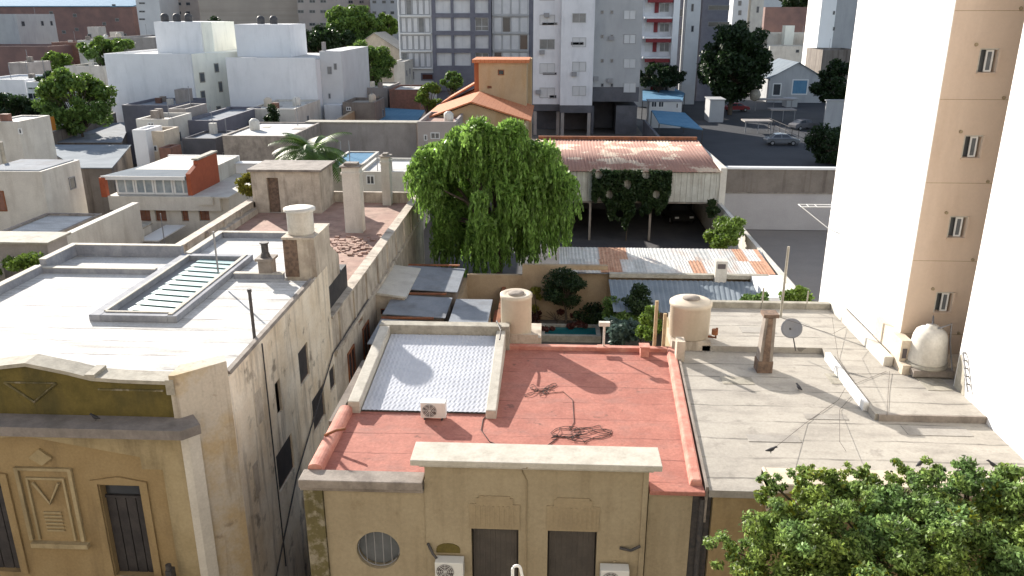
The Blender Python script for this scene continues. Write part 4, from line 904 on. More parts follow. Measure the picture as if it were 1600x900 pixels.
# plants
p = PY(885, 450, 40.6)
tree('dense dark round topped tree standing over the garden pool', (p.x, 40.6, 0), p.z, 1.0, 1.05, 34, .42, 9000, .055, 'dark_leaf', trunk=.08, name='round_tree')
def bush(lab, px, py, y, rx, rz, n, size, m, name='garden_bush', k=12, rc=.4, base=0, cat='bush', group=None):
    p = PY(px, py, y); t = thing(name, lab, cat, (p.x, y, base), group)
    cl = crown_clumps((p.x, y, p.z), rx, rz, k, rc); leaf_mesh('foliage', m, clump_pts(cl, n, .4), size, t)
    limbs('stem', (p.x, y, base), cl, .04, t, every=3); return t
bush('tall dark leafy bush under the left end of the tin awning', 972, 487, 37.6, 1.0, .7, 4500, .07, 'green_leaf', base=0)
bush('dark bush in the corner right of the pool by the awning post', 1005, 468, 37.4, .8, .5, 3500, .07, 'vine_leaf')
bush('blue grey spiky shrub beside the T shaped vent', 975, 520, 33.5, .7, .5, 2200, .11, 'blue_leaf', k=8)
bush('yellow green shrub between the T vent and wooden posts', 1012, 508, 32.2, .5, .8, 2600, .08, 'bright_leaf', k=8, rc=.3)
bush('thin yellow green climber on the tan garden wall left of the round tree', 838, 465, 41.2, .35, .8, 900, .07, 'yellow_leaf', k=6, rc=.25)
bush('low reddish planting along the foot of the garden wall', 870, 497, 41.0, 2.2, .25, 2600, .07, 'red_leaf', k=22, rc=.25)
bush('dark low planting right of the reddish bed', 925, 490, 40.8, .8, .4, 1500, .08, 'vine_leaf')
bush('bright shrub rising behind the rear parapet beside the thin masts', 1175, 462, 34.5, .6, .3, 1800, .07, 'green_leaf', k=8, rc=.3)
bush('bright green bush against the party wall near the tower corner', 1240, 458, 34.5, .65, .5, 2600, .07, 'bright_leaf', k=10, rc=.3)
bush('long bright green hedge leaning over the party wall', 1135, 368, 49.0, 1.2, 1.0, 6500, .09, 'bright_leaf', k=22, rc=.5, name='garden_hedge', cat='hedge')
bush('dark climber on the shed post above the bright hedge', 1113, 322, 56.5, .35, 1.2, 1600, .09, 'vine_leaf', k=8, rc=.35)
bush('small bright green tuft beyond the grey lean-to of the white roof', 18, 432, 33.0, 1.5, .7, 3500, .08, 'bright_leaf', k=12, rc=.45)

# big rusty carport
SX_0, SX_1, SYF, SYB, SZF, SZB = -1.0, 12.25, 58.2, 68.5, 5.25, 5.95
t = thing('rusty_carport', 'long open carport with patchy rusty roof and whitish tin front', 'carport', (5.6, 62, 0))
n = 150; vs = []; fs = []
for j, (y, z) in enumerate(((SYF-.3, SZF), (SYB, SZB))):
    for i in range(n+1): vs.append((SX_0-.2+(SX_1-SX_0+.3)*i/n, y, z+.035*math.sin(i*2.2)))
for i in range(n): fs.append((i, i+1, n+2+i, n+1+i))
mb = MB(); mb.add(vs, fs, True); o = mb.build('roof', 'rust_roof', t); s_ = o.modifiers.new('Solid', 'SOLIDIFY'); s_.thickness = .03
MB().box(SX_0,SX_1,SYB,SYB+.25,0,5.8).build('back_wall', 'concrete_dark', t)
MB().box(SX_0,SX_1,SYB-.02,SYB+.3,5.81,6.2).build('ridge_flashing', 'rust', t)
MB().box(SX_1,SX_1+.45,SYF-.1,SYB+.25,0,5.5).build('gable_wall', 'cream_wall', t)
mb = MB()
w_ = .42; k = SX_0
while k < SX_1-.05:
    mb.box(k, min(k+w_-.02, SX_1), SYF+random.uniform(0,.03), SYF+.06, 2.98, SZF-.12); k += w_
mb.build('front_cladding', 'white_sheet', t)
MB().box(SX_0,SX_1,SYF-.08,SYF-.01,2.88,2.97).build('lintel_beam', 'old_stone', t)
for x in (SX_0+.1, 3.0, 7.4, SX_1-.12): MB().box(x-.08,x+.08,SYF-.1,SYF+.1,0,2.87).build('post', 'old_stone', t)
MB().box(SX_0,SX_0+.2,SYF,SYB,0,SZF-.1).build('side_wall', 'brick', t)
# vine on the carport
t = thing('climbing_vine', 'dark ivy curtain hanging over the carport front', 'vine', (6.0, 57.9, 0))
P_ = []
for c in [(3.6,3.8,.45),(4.2,3.0,.35),(8.3,3.4,.35),(9.0,4.8,.3),(7.0,5.1,.4),(5.6,5.1,.4),(4.4,5.1,.35),(8.2,5.1,.35),(3.5,4.7,.5),(4.1,3.9,.8),(4.6,4.6,.7),(5.2,4.8,.7),(6.0,4.7,.8),(6.9,4.7,.8),(7.7,4.8,.7),(8.2,4.4,.6),(5.3,3.4,.8),(6.9,3.7,.9),(6.9,3.0,.5),(4.9,3.0,.4),(5.8,2.9,.45),(8.1,3.2,.35),(3.8,4.6,.5),(6.5,2.4,.3),(8.9,3.3,.2),(8.7,4.7,.4)]:
    P_.append((c[0]-.5, 57.85, c[1], c[2], 1.05))
xs_ = RNG.uniform(3.1, 8.7, 30000); lo_ = 2.75+.5*np.sin(xs_*2.3)+.35*np.sin(xs_*5.1+1)+.2*np.sin(xs_*11.)-1.5*np.exp(-((xs_-5.7)/.9)**2)
fr_ = RNG.random(30000)**.8; zs_ = 5.35-(5.35-lo_)*fr_; kp_ = np.sin(xs_*3.7+zs_*2.1)+np.sin(xs_*1.9-zs_*3.3+2) > -1.15
pp_ = np.stack([xs_, 57.95-np.abs(RNG.normal(0,.2,30000)), zs_], 1)[kp_]
leaf_mesh('foliage', 'vine_leaf', pp_, .1, t, 1.1)
MB().tube([(5.7,58.0,0),(5.75,58.0,1.6),(5.6,58.0,3.2)], .05, 6, .02).build('stem', 'bark', t)
# car detail under the carport
def car(loc, label, ang=0., body='car_paint', group=None):
    t = thing('parked_car', label, 'car', loc, group); x0, y0, z0 = loc; t.rotation_euler = (0, 0, ang)
    prof = [(-2.1,.35),(-2.12,.75),(-1.95,.9),(-1.55,.95),(-1.0,1.38),(-.2,1.46),(.6,1.4),(1.15,.98),(1.9,.86),(2.12,.7),(2.12,.35)]
    def add(nm, m, fn, parent=None):
        mb = MB(); fn(mb); o = mb.build(nm, m); o.parent = parent or t; return o
    def body_(mb):
        n = len(prof); vs = []
        for s in (-1, 1):
            for x, z in prof: w = .85 if z < 1 else .66; vs.append((x, s*w, z))
        mb.add(vs, [tuple(range(n)), tuple(range(2*n-1, n-1, -1))]+[((i+1)%n, i, n+i, n+(i+1)%n) for i in range(n)])
    b = add('body', body, body_); bv = b.modifiers.new('Bevel','BEVEL'); bv.width = .06; bv.segments = 3
    def glass(mb):
        for s in (-1, 1):
            pts = [(-1.3,1.0,.86),(-.95,1.33,.69),(-.25,1.39,.68),(-.25,1.0,.86)]; mb.add([(x,s*w,z) for x,z,w in pts], [(0,1,2,3) if s > 0 else (3,2,1,0)])
            pts = [(-.15,1.0,.86),(-.15,1.39,.68),(.55,1.34,.69),(.95,1.0,.86)]; mb.add([(x,s*w,z) for x,z,w in pts], [(0,1,2,3) if s > 0 else (3,2,1,0)])
        mb.add([(.66,-.6,1.38),(.66,.6,1.38),(1.14,.74,1.01),(1.14,-.74,1.01)], [(0,1,2,3)]); mb.add([(-1.05,-.6,1.37),(-1.05,.6,1.37),(-1.52,.74,.99),(-1.52,-.74,.99)], [(3,2,1,0)])
    add('window_glass', 'dark_glass', glass)
    for x in (-1.3, 1.3):
        for s in (-1, 1):
            w = add('wheel', 'rubber', lambda mb: mb.tube([(x,s*.68,.31),(x,s*.88,.31)], .31, 16))
            add('rim', 'grey_frame', lambda mb: mb.tube([(x,s*.885,.31),(x,s*.89,.31)], .18, 10), w)
    for s in (-1, 1): add('headlight', 'white_plastic', lambda mb: mb.box(2.08,2.14,s*.6-.16,s*.6+.16,.6,.74))
    return t
p = PZ(1220, 226, 0); car((p.x, p.y, .006), 'grey parked car seen side on in the shaded parking lot')
car((10.3, 64.8, .05), 'dark car parked deep inside the open carport', R(-80), 'rubber')
# right yard wall
t = thing('boundary_wall', 'tall wall with white coping, stained brown above and pale below', 'wall', (21, 62, 0))
MB().box(12.75,40,62,62.25,0,2.9).build('lower_wall', 'pale_lower_wall', t); MB().box(12.75,40,62.03,62.25,2.9,4.75).build('upper_wall', 'stained_wall', t)
MB().box(12.75,40,61.85,62.45,4.75,4.9).build('coping', 'white_frame', t); MB().box(12.75,40,61.9,62.02,2.88,2.96).build('ledge', 'old_stone', t)

# ================================================================== HOUSES FURTHER BACK
def house(label, px0, px1, ptop, y, dep, wall_m='grey_wall', roof_m='beige_roof', wins=(), name='flat_roof_house', cat='house', z0=0, par=.35, group=None, zt=None, wf='white_frame', wp='dark_glass', roof_slope=False):
    a = PY(px0, ptop, y); b = PY(px1, ptop, y); z = a.z if zt is None else zt
    x0, x1 = a.x, b.x
    t = thing(name, label, cat, ((x0+x1)/2, y+dep/2, z0), group)
    mb = MB(); w = .22; y1 = y+dep
    mb.box(x0+.01,x1-.01,y+.01,y1-.01,z0,z-par-.1)
    if par > 0:
        mb.box(x0,x1,y,y+w,z0,z); mb.box(x0,x1,y1-w,y1,z0,z); mb.box(x0,x0+w,y+w,y1-w,z0,z); mb.box(x1-w,x1,y+w,y1-w,z0,z)
    mb.build('wall', wall_m, t)
    mb = MB()
    if par > 0: mb.box(x0+w+.002,x1-w-.002,y+w+.002,y1-w-.002,z-par-.099,z-par)
    else: mb.box(x0-.15,x1+.15,y-.15,y1+.15,z-.1,z)
    if roof_slope: mb = MB(); mb.prism_x([(y-.3,z-.1),(y1,z+3.5),(y1,z+3.7),(y-.3,z+.1)], x0-.3, x1+.3)
    mb.build('roof', roof_m, t)
    for q in wins:
        a = PY(q[0]-q[2]/2, q[1]+q[3]/2, y); b = PY(q[0]+q[2]/2, q[1]-q[3]/2, y)
        window(t, '-y', y, a.x, b.x, a.z, b.z, 'grey_frame' if y > 130 else wf, wp, fw=.07, mull=0 if q[2] < 7 else 1, proud=.06)
    rs = random.Random(int(px0*7+px1*3+ptop))
    if dep >= 4 and z0 == 0 and cat in ('house', 'building') and z < 17:
        zr_ = z-par if par > 0 else z
        if x1 < 3:
            for k in range(int(dep/3)):
                yy = y+1.2+k*3; zz = z-1.6-rs.uniform(0,.3)
                if rs.random() < .6 and zz > .8: window(t, '+x', x1, yy, yy+rs.uniform(.6,1.1), zz-.5, zz+.4, 'grey_frame', 'dark_glass', fw=.06, mull=0)
        for k in range(rs.randint(1, 3)):
            cx_, cy_ = rs.uniform(x0+.6, x1-.6), rs.uniform(y+.6, y1-.6); r_ = rs.random()
            if r_ < .45: MB().tube([(cx_,cy_,zr_),(cx_,cy_,zr_+rs.uniform(1.2,2.6))], .035, 5).build('aerial', 'grey_frame', t)
            elif r_ < .8: MB().box(cx_-.3,cx_+.3,cy_-.25,cy_+.25,zr_+.001,zr_+rs.uniform(.5,1.2)).build('vent_stack', rs.choice(['old_stone','cream_wall','brick']), t)
            else: MB().lathe(cx_,cy_,[(.4,zr_+.002),(.45,zr_+.1),(.45,zr_+.8),(.2,zr_+1.0),(0,zr_+1.02)],12).build('roof_tank', rs.choice(['tank_cream','dark_metal','tank_white']), t)
        for k in range(rs.randint(0, 2)):
            cx_, cy_ = rs.uniform(x0+.5, x1-.9), rs.uniform(y+.5, y1-.9); MB().box(cx_,cx_+rs.uniform(.5,1.4),cy_,cy_+rs.uniform(.4,1.2),zr_+.002,zr_+.03).build('roof_patch', rs.choice(['old_stone','grey_wall','coping']), t)
    return t, (x0, x1, y, y1, z)
def gable(label, px0, px1, peave, pridge, y, dep, wm, rm, z0=0, wins=(), over=.3, name='gabled_house', pxr=None):
    a = PY(px0, peave, y); b = PY(px1, peave, y); xr = (a.x+b.x)/2 if pxr is None else PY(pxr, pridge, y).x; zr = PY((px0+px1)/2, pridge, y).z; z = a.z
    t = thing(name, label, 'house', ((a.x+b.x)/2, y+dep/2, z0))
    mb = MB(); mb.prism_y([(a.x,z0),(b.x,z0),(b.x,z),(xr,zr),(a.x,z)], y, y+dep); mb.build('wall', wm, t)
    mb = MB(); th = .12
    k1 = (zr-z)/(xr-a.x); k2 = (zr-z)/(b.x-xr)
    mb.prism_y([(a.x-over,z-over*k1+.01),(xr,zr+.01),(xr,zr+th),(a.x-over,z-over*k1+th)], y-over, y+dep+over)
    mb.prism_y([(xr,zr+.012),(b.x+over,z-over*k2+.012),(b.x+over,z-over*k2+th),(xr,zr+th+.002)], y-over, y+dep+over); mb.build('roof', rm, t)
    for q in wins:
        c = PY(q[0]-q[2]/2, q[1]+q[3]/2, y); d = PY(q[0]+q[2]/2, q[1]-q[3]/2, y); window(t, '-y', y, c.x, d.x, c.z, d.z, 'white_frame', 'dark_glass', fw=.08, mull=0, proud=.06)
    return t
# ---- left middle: sunroom house
yS = 52
a = PY(165, 300, yS); b = PY(345, 300, yS)
t = thing('sunroom_house', 'cream house with glazed sunroom, blue grey roof and brick red gable wall', 'house', ((a.x+b.x)/2, 54, 0))
zf = PY(230, 305, yS).z; ze = PY(230, 275, yS).z
H_ = []
for q in ((226,336,15,20),(251,336,15,20),(289,336,8,20),(319,336,14,18),(190,350,18,28)):
    c = PY(q[0]-q[2]/2, q[1]+q[3]/2, yS); d = PY(q[0]+q[2]/2, q[1]-q[3]/2, yS); H_.append((c.x, d.x, c.z, d.z))
mb = MB(); wall(mb, '-y', yS, a.x+.3, b.x+.5, 0, zf-.1, H_, .25); mb.box(a.x+.3,b.x+.5,yS+.26,yS+9,0,zf-.12); mb.build('wall', 'cream_wall', t)
for h in H_: window(t, '-y', yS, h[0]+.03, h[1]-.03, h[2]+.03, h[3]-.03, 'rust', 'brick', d0=.2, fw=.05, mull=1, proud=.04)
mb = MB(); mb.box(a.x+.3, b.x, yS-.35, yS-.01, zf-.95, zf-.1); mb.box(a.x+.3,b.x+.6,yS-.36,yS+9,zf-.1,zf-.0); mb.build('balcony_front', 'cream_wall', t)
xx0 = PY(178, 290, yS).x; xx1 = PY(298, 290, yS).x
n = 4
for i in range(n):
    u0 = xx0+(xx1-xx0)*i/n; u1 = xx0+(xx1-xx0)*(i+1)/n
    window(t, '-y', yS+.3, u0+.02, u1-.02, zf+.01, ze-.1, 'white_frame', 'lilac_glass', fw=.12, mull=1, name='sunroom_window', proud=.08)
mb = MB(); mb.box(xx0, xx1, yS+.33, yS+8.6, zf+.0, ze-.12); mb.build('sunroom_core', 'cream_wall', t)
zb_ = PY(230, 250, yS+8).z
mb = MB(); mb.hexa([(xx0-.7,yS-.1,ze-.1),(xx1-.25,yS-.1,ze-.1),(xx1-.25,yS+8.8,zb_-.1),(xx0-.1,yS+8.8,zb_-.1),(xx0-.7,yS-.1,ze),(xx1-.25,yS-.1,ze),(xx1-.25,yS+8.8,zb_),(xx0-.1,yS+8.8,zb_)]); mb.build('roof', 'sunroom_tin', t)
mb = MB(); mb.box(xx0-.75,xx1-.3,yS-.14,yS-.101,ze-.25,ze+.0); mb.box(xx0-.3,xx1,yS+8.81,yS+9.0,zb_-.3,zb_+.25); mb.build('fascia', 'white_frame', t)
x2 = PY(300, 275, yS).x; x3 = PY(342, 275, yS).x
mb = MB()
gx = PY(299, 290, yS).x; yb_ = PX(342, 270, gx).y; zt_ = PX(338, 238, gx).z; ym = yS+(yb_-yS)*.30
mb.prism_x([(yS,zf),(yb_,zf),(yb_,zt_),(ym,zt_-.05),(ym-.05,ze+.55),(yS,ze+.15)], gx-.3, gx)
mb.build('brick_gable', 'brick_red', t)
mb = MB(); mb.box(gx-.38,gx+.06,ym-.1,yb_+.05,zt_+.001,zt_+.12); mb.build('gable_coping', 'coping', t)
mb = MB(); mb.box(xx0-.8,xx0-.45,yS-.3,yS+.1,zf-.1,ze-.1); mb.build('brick_fin', 'brick_red', t)
mb = MB(); mb.box(x2+.4,x3-.4,yS-.5,yS-.37,zf-.5,zf+.05); mb.build('planter_wall', 'cream_wall', t)
# patio table roof & pergola
t = thing('patio_awning', 'small white tin patio roof below the red window house', 'awning', (-24.5, 46, 0))
c = PZ(215, 376, 2.6); d = PZ(290, 352, 2.6)
MB().box(c.x,d.x,c.y,d.y,2.55,2.62).build('tin_sheet', 'white_frame', t)
MB().box(c.x-.3,d.x+.2,c.y-.5,c.y-.1,2.3,2.5).build('edge_beam', 'old_stone', t)
MB().tube([(c.x+1.6,c.y+.2,0),(c.x+1.6,c.y+.2,4.3)], .03, 6).build('post', 'grey_frame', t)
small_store('cream patio kiosk with open front under the red framed windows', PY(175,380,47).x, PY(208,380,47).x, 47, 49.5, PY(190,366,47).z, 'cream_wall', 'coping')
# long mid wall between terrace house and neighbour; second party wall
bx_thing('party_wall', 'long plain cream party wall dropping towards the ruined brickwork', 'wall', 'cream_wall', [(-25.6,-25.2,33,47.5,0,5.0)])
t = thing('ruined_wall', 'broken brick wall stump at the near end of the cream party wall', 'wall', (-25.3, 32, 0))
mb = MB()
for k in range(60):
    x = random.uniform(-26.3,-24.3); y = random.uniform(29.5, 33.5); s = random.uniform(.15,.4); z = max(.3, 4.4-abs(y-32.4)*.45-abs(x+25.3)*.6); mb.box(x-s,x+s,y-s*.5,y+s*.5,0,z+random.uniform(-.2,.3))
mb.build('broken_brickwork', 'brick', t)
# left: white roofed shed with dark parapet, grey lean-to
t, g = house('low shed with glaring white roof and dark parapet left of the party wall', -40, 58, 372, 41.0, 6.6, 'old_stone', 'white_roof', zt=4.25, par=.12, cat='shed')
t, g = house('grey rendered lean-to nearest to the white roof of the corner house', -60, 72, 376, 34.5, 1.6, 'grey_wall', 'coping', par=.0)
# ---- white slanted house at the left edge
x0 = PY(-40, 330, 47).x; x1 = PY(128, 330, 47).x
t = thing('white_house', 'white house with sloping parapet and small window at the left edge', 'house', ((x0+x1)/2, 53, 0))
zt0 = PY(30, 262, 55).z
mb = MB(); mb.hexa([(x0,48,0),(x1,48,0),(x1-2,62,0),(x0,62,0),(x0,48,zt0),(x1-3.2,48,zt0),(x1-4.4,62,zt0),(x0,62,zt0)]) if False else mb.box(x0, PY(70,300,48).x, 48, 60, 0, PY(30,268,48).z)
wx = PY(68,290,48).x; mb = MB(); wy = PX(126,262,wx).y; mb.box(x0, wx, 48, wy, 0, PY(30,268,48).z)
mb.build('wall', 'cream_wall', t)
q_ = PX(113,286,wx); window(t, '+x', wx, q_.y-.35, q_.y+.35, q_.z-.4, q_.z+.4, 'grey_frame', 'dark_glass', fw=.05, mull=0)
window(t, '-y', 48, PY(-5,310,48).x, PY(8,310,48).x, PY(3,330,48).z, PY(3,298,48).z, 'rust', 'brick', fw=.06, mull=0, name='red_door')
z = PY(30,268,48).z
MB().box(x0+.2,wx-.25,48.2,wy-.2,z+.001,z+.05).build('roof', 'grey_tin', t)
t, g = house('white stair tower with grey pipe at the left edge', -20, 27, 190, 58, 4, 'cream_wall', 'white_roof', par=.1, name='stair_tower', wins=((32,205,4,9),))
t = thing('vent_pipe', 'grey vertical flue in front of the white stair tower', 'flue', tuple(PZ(10,268,PY(10,268,52).z))); p = PY(10, 268, 52); MB().tube([(p.x,52,p.z-2),(p.x,52,PY(10,222,52).z)], .14, 8).build('pipe', 'coping', t)
# corrugated big roof, walls and clutter
def slab_roof(label, pts, z, m, base='stained_wall', name='tin_roof_shed', slope=0.):
    t = thing(name, label, 'shed', (pts[0][0], pts[0][1], 0)); mb = MB()
    mb.prism_z(pts, z-.08, z); mb.build('roof', m, t)
    cx_ = sum(p[0] for p in pts)/len(pts); cy_ = sum(p[1] for p in pts)/len(pts)
    mb = MB(); mb.prism_z([(cx_+(x-cx_)*.97, cy_+(y-cy_)*.97) for x, y in pts], 0, z-.09); mb.build('wall', base, t); return t
q = [PZ(*c, 4.2) for c in ((120,262),(175,262),(205,226),(62,226))]
slab_roof('large pale blue tin roof beyond the white house', [(v.x, v.y) for v in q], 4.2, 'light_tin')
q = [PZ(*c, 3.6) for c in ((70,222),(190,222),(205,190),(140,195))]
slab_roof('dark cluttered roof behind the large pale blue tin roof', [(v.x, v.y) for v in q], 3.6, 'grey_tin')
c0 = PZ(60, 214, 4.6); c1 = PZ(178, 176, 4.6)
t = thing('boundary_wall', 'slanting brown wall with sunlit top below the big green tree', 'wall', (c0.x, c0.y, 0)); d = (c1-c0).normalized(); nrm = Vector((d.y,-d.x,0))*.2
mb = MB(); mb.hexa([(c0+nrm).to_tuple()[:2]+(0,), (c1+nrm).to_tuple()[:2]+(0,), (c1-nrm).to_tuple()[:2]+(0,), (c0-nrm).to_tuple()[:2]+(0,), (c0+nrm).to_tuple(), (c1+nrm).to_tuple(), (c1-nrm).to_tuple(), (c0-nrm).to_tuple()]); mb.build('wall', 'stained_wall', t)
# cluster of tan rooms
house('narrow tan rooftop room with small dark opening', 212, 262, 186, 72, 5, 'cream_wall', 'beige_roof', wins=((236,194,9,5),))
house('tan stacked room below with brown door', 228, 255, 205, 68, 3, 'ledge_cream', 'beige_roof', wins=((243,232,5,9),))
house('pale blue grey water store beside the tan stacked room', 206, 227, 203, 67, 3, 'white_wall', 'white_roof')
house('small reddish brick store at the foot of the tan rooms', 248, 266, 231, 66, 2, 'brick', 'coping')
house('narrow grey white block with drainpipe below the white apartment block', 262, 290, 170, 78, 5, 'grey_wall', 'beige_roof')
house('slate coloured low house with shaded front beside the grimy wall', 284, 340, 188, 76, 12, 'frame_slate', 'grey_tin', par=.3)
house('dark lower roof before the slate coloured house', 284, 336, 216, 70, 5, 'concrete_dark', 'grey_tin', par=.2)
house('small grey chimney room against the white apartment block', 272, 288, 140, 92, 2, 'grey_wall', 'beige_roof')
house('dark shaded house strip at the foot of the grey white block', 190, 275, 164, 88, 8, 'frame_slate', 'grey_tin', par=.3)
house('grimy old wall house with thin white roof edge', 347, 455, 212, 67, 9, 'old_stone', 'white_roof', par=.12)
house('pale blue grey garden wall behind the yellow bush', 335, 440, 254, 60, .6, 'white_wall', 'white_frame', par=.0, name='rendered_wall', cat='wall', wins=((360,288,8,10),))
house('white low house with small chimney in front of the second white block', 385, 460, 170, 86, 10, 'cream_wall', 'cream_wall', par=.2)
house('long grey shaded wall house between palm and willow', 480, 650, 190, 76, 1.2, 'grey_wall', 'coping', par=0, name='rendered_wall', cat='wall')
house('low pinkish house left of the willow with white balcony', 652, 712, 190, 74, 8, 'pinkish_far', 'terracotta_terrace', wins=((680,212,14,10),(665,215,5,9)))
bl = thing('blue_tin_shed', 'bright blue tin roof between grey wall and pinkish house', 'shed', tuple(PZ(600, 185, 3.4)))
q = [PZ(*c, 3.9) for c in ((573,190),(652,190),(664,172),(600,168))]
mb = MB(); mb.prism_z([(v.x,v.y) for v in q], 3.75, 3.9); mb.build('roof', 'blue_roof', bl); mb = MB(); mb.prism_z([(v.x,v.y+.3) for v in q], 0, 3.74); mb.build('wall', 'cream_wall', bl)
c0 = PZ(525, 188, 5.2); c1 = PZ(600, 146, 5.2); d = (c1-c0).normalized(); nrm = Vector((d.y,-d.x,0))*.2
t = thing('boundary_wall', 'slanting tan wall along the left of the bright blue tin roof', 'wall', (c0.x, c0.y, 0)); mb = MB()
mb.hexa([(c0+nrm).to_tuple()[:2]+(0,), (c1+nrm).to_tuple()[:2]+(0,), (c1-nrm).to_tuple()[:2]+(0,), (c0-nrm).to_tuple()[:2]+(0,), (c0+nrm).to_tuple(), (c1+nrm).to_tuple(), (c1-nrm).to_tuple(), (c0-nrm).to_tuple()]); mb.build('wall', 'yard_wall', t)
house('pale low house with white roof edge under the round green tree', 545, 605, 137, 112, 10, 'grey_wall', 'white_roof', par=.2, wins=((560,152,6,6),))
house('brown brick fronted house right of the pale low house', 608, 655, 140, 110, 8, 'brick', 'white_roof', par=.2)
house('dark cluttered yard buildings below the round green tree', 535, 585, 160, 95, 6, 'stained_wall', 'beige_roof', wins=((545,170,7,6),))
house('low building behind the terrace with blue tarpaulin roof', 505, 560, 262, 62, 8, 'cream_wall', 'blue_roof', par=.1)
house('white low house with square dark window between the two tall chimneys', 560, 650, 268, 58, 6, 'cream_wall', 'white_roof', par=.2, wins=((579,281,12,14),))
# ---- orange roof house
yO = 84
t = thing('orange_roof_house', 'orange tiled house with yellow stair tower', 'house', (-8.5, 90, 0))
e0 = PY(660, 188, 80); e1 = PY(736, 161, 80); e2 = PY(825, 187, 80); yr_ = min(104, PZ(750, 141, e1.z).y)
zl = e0.z; zr = e1.z+.0
mb = MB(); mb.prism_y([(e0.x+.4,0),(e2.x-.3,0),(e2.x-.3,zl-.05),(e1.x,zr-.15),(e0.x+.4,zl-.05)], 80.6, yr_-.5); mb.build('wall', 'yellow_wall', t)
mb = MB()
mb.prism_y([(e0.x-.3,zl-.12),(e1.x,zr),(e1.x,zr+.15),(e0.x-.3,zl+.03)], 80, yr_); mb.prism_y([(e1.x,zr),(e2.x+.3,zl-.12),(e2.x+.3,zl+.03),(e1.x,zr+.15)], 80, yr_)
mb.build('roof', 'orange_tile', t)
mb = MB(); f0 = PY(690,160,94); f1 = PY(748,126,94); mb.prism_y([(f0.x,f0.z-.2),(f1.x,f1.z-.2),(f1.x,f1.z),(f0.x,f0.z)], 93.5, 100); mb.build('rear_roof', 'orange_tile', t)
mb = MB(); mb.prism_y([(f0.x+.3,0),(f1.x+1,0),(f1.x+1,f1.z-.3),(f0.x+.3,f0.z-.3)], 93.8, 99.6); mb.build('rear_wall', 'orange_paint', t)
w0 = PY(748, 100, 91); w1 = PY(823, 100, 91)
hz = PY(785, 98, 91).z
hs = []
for q in ((783,113,10,9),(765,136,7,4)):
    c = PY(q[0]-q[2]/2,q[1]+q[3]/2,91); d = PY(q[0]+q[2]/2,q[1]-q[3]/2,91); hs.append((c.x,d.x,c.z,d.z))
mb = MB(); wall(mb, '-y', 90.8, w0.x, w1.x, 0, hz, hs, .25); mb.box(w0.x,w1.x,91.06,96,0,hz-.01); tw = mb.build('stair_tower', 'yellow_wall', t)
for h in hs: window(t, '-y', 90.8, h[0]+.02, h[1]-.02, h[2]+.02, h[3]-.02, 'orange_paint', 'dark_glass', d0=.2, fw=.07, mull=0, proud=.04)
MB().box(w0.x-.7,w1.x+.3,90.5,96.3,hz,hz+.35).build('tower_roof', 'orange_tile', t)
MB().box(w0.x-.6,w0.x-.01,92,95,0,hz-.01).build('orange_buttress', 'orange_paint', t)
house('narrow ochre lane house squeezed right of the yellow stair tower', 823, 831, 92, 96, 3, 'yellow_wall', 'orange_tile', par=.1)
# ---- beige gabled house
gable('beige gabled house beside the grey apartment block', 548, 624, 78, 52, 152, 10, 'ledge_cream', 'beige_roof', wins=())
house('small white fronted annex below the beige gable', 615, 632, 96, 132, 8, 'cream_wall', 'white_roof', par=.2)
# ---- twin white blocks
def side_windows(t, x, y0, zlist, ylist, w=.9, h=1.0, m='grey_frame'):
    for z, y in zip(zlist, ylist): window(t, '+x', x, y-w/2, y+w/2, z-h/2, z+h/2, m, 'mid_glass', fw=.08, mull=0, proud=.05)
xa, xb = PY(162, 85, 98).x, PY(297, 85, 98).x; zt = PY(230, 84, 98).z
t = thing('white_apartment_block', 'left white apartment block with blank front and cream side coloured as if lit', 'building', ((xa+xb)/2, 106, 0))
mb = MB(); mb.box(xa, xb, 98, 118, 0, zt-.3); mb.box(xa,xb,98,98.25,zt-.3,zt); mb.box(xa,xa+.25,98.25,118,zt-.3,zt); mb.build('wall', 'white_wall', t)
xs = xb+PY(354,90,112).x*0+4.9
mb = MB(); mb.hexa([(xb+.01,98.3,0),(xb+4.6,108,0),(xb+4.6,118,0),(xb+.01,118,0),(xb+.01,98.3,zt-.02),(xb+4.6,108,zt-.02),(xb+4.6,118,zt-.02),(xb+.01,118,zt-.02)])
mb.build('side_wing', 'cream_wall_lightened', t)  # side coloured lighter in place of light falling on it
MB().box(xa+.26,xb-.01,98.26,117.9,zt-.299,zt-.25).build('roof', 'white_roof', t)
rb0, rb1 = PY(240, 35, 104).x, PY(312, 35, 104).x; zr_ = PY(276, 34, 104).z
MB().box(rb0, rb1, 104, 112, zt-.25, zr_).build('penthouse', 'white_wall', t)
MB().box(rb1+.01, rb1+1.3, 104.4, 112, zt-.25, zr_-.03).build('penthouse_wing', 'cream_wall_lightened', t)  # same lightened colour paints the penthouse's brighter side
d = Vector((4.6, 9.7, 0)).normalized(); nn = Vector((d.y, -d.x, 0))
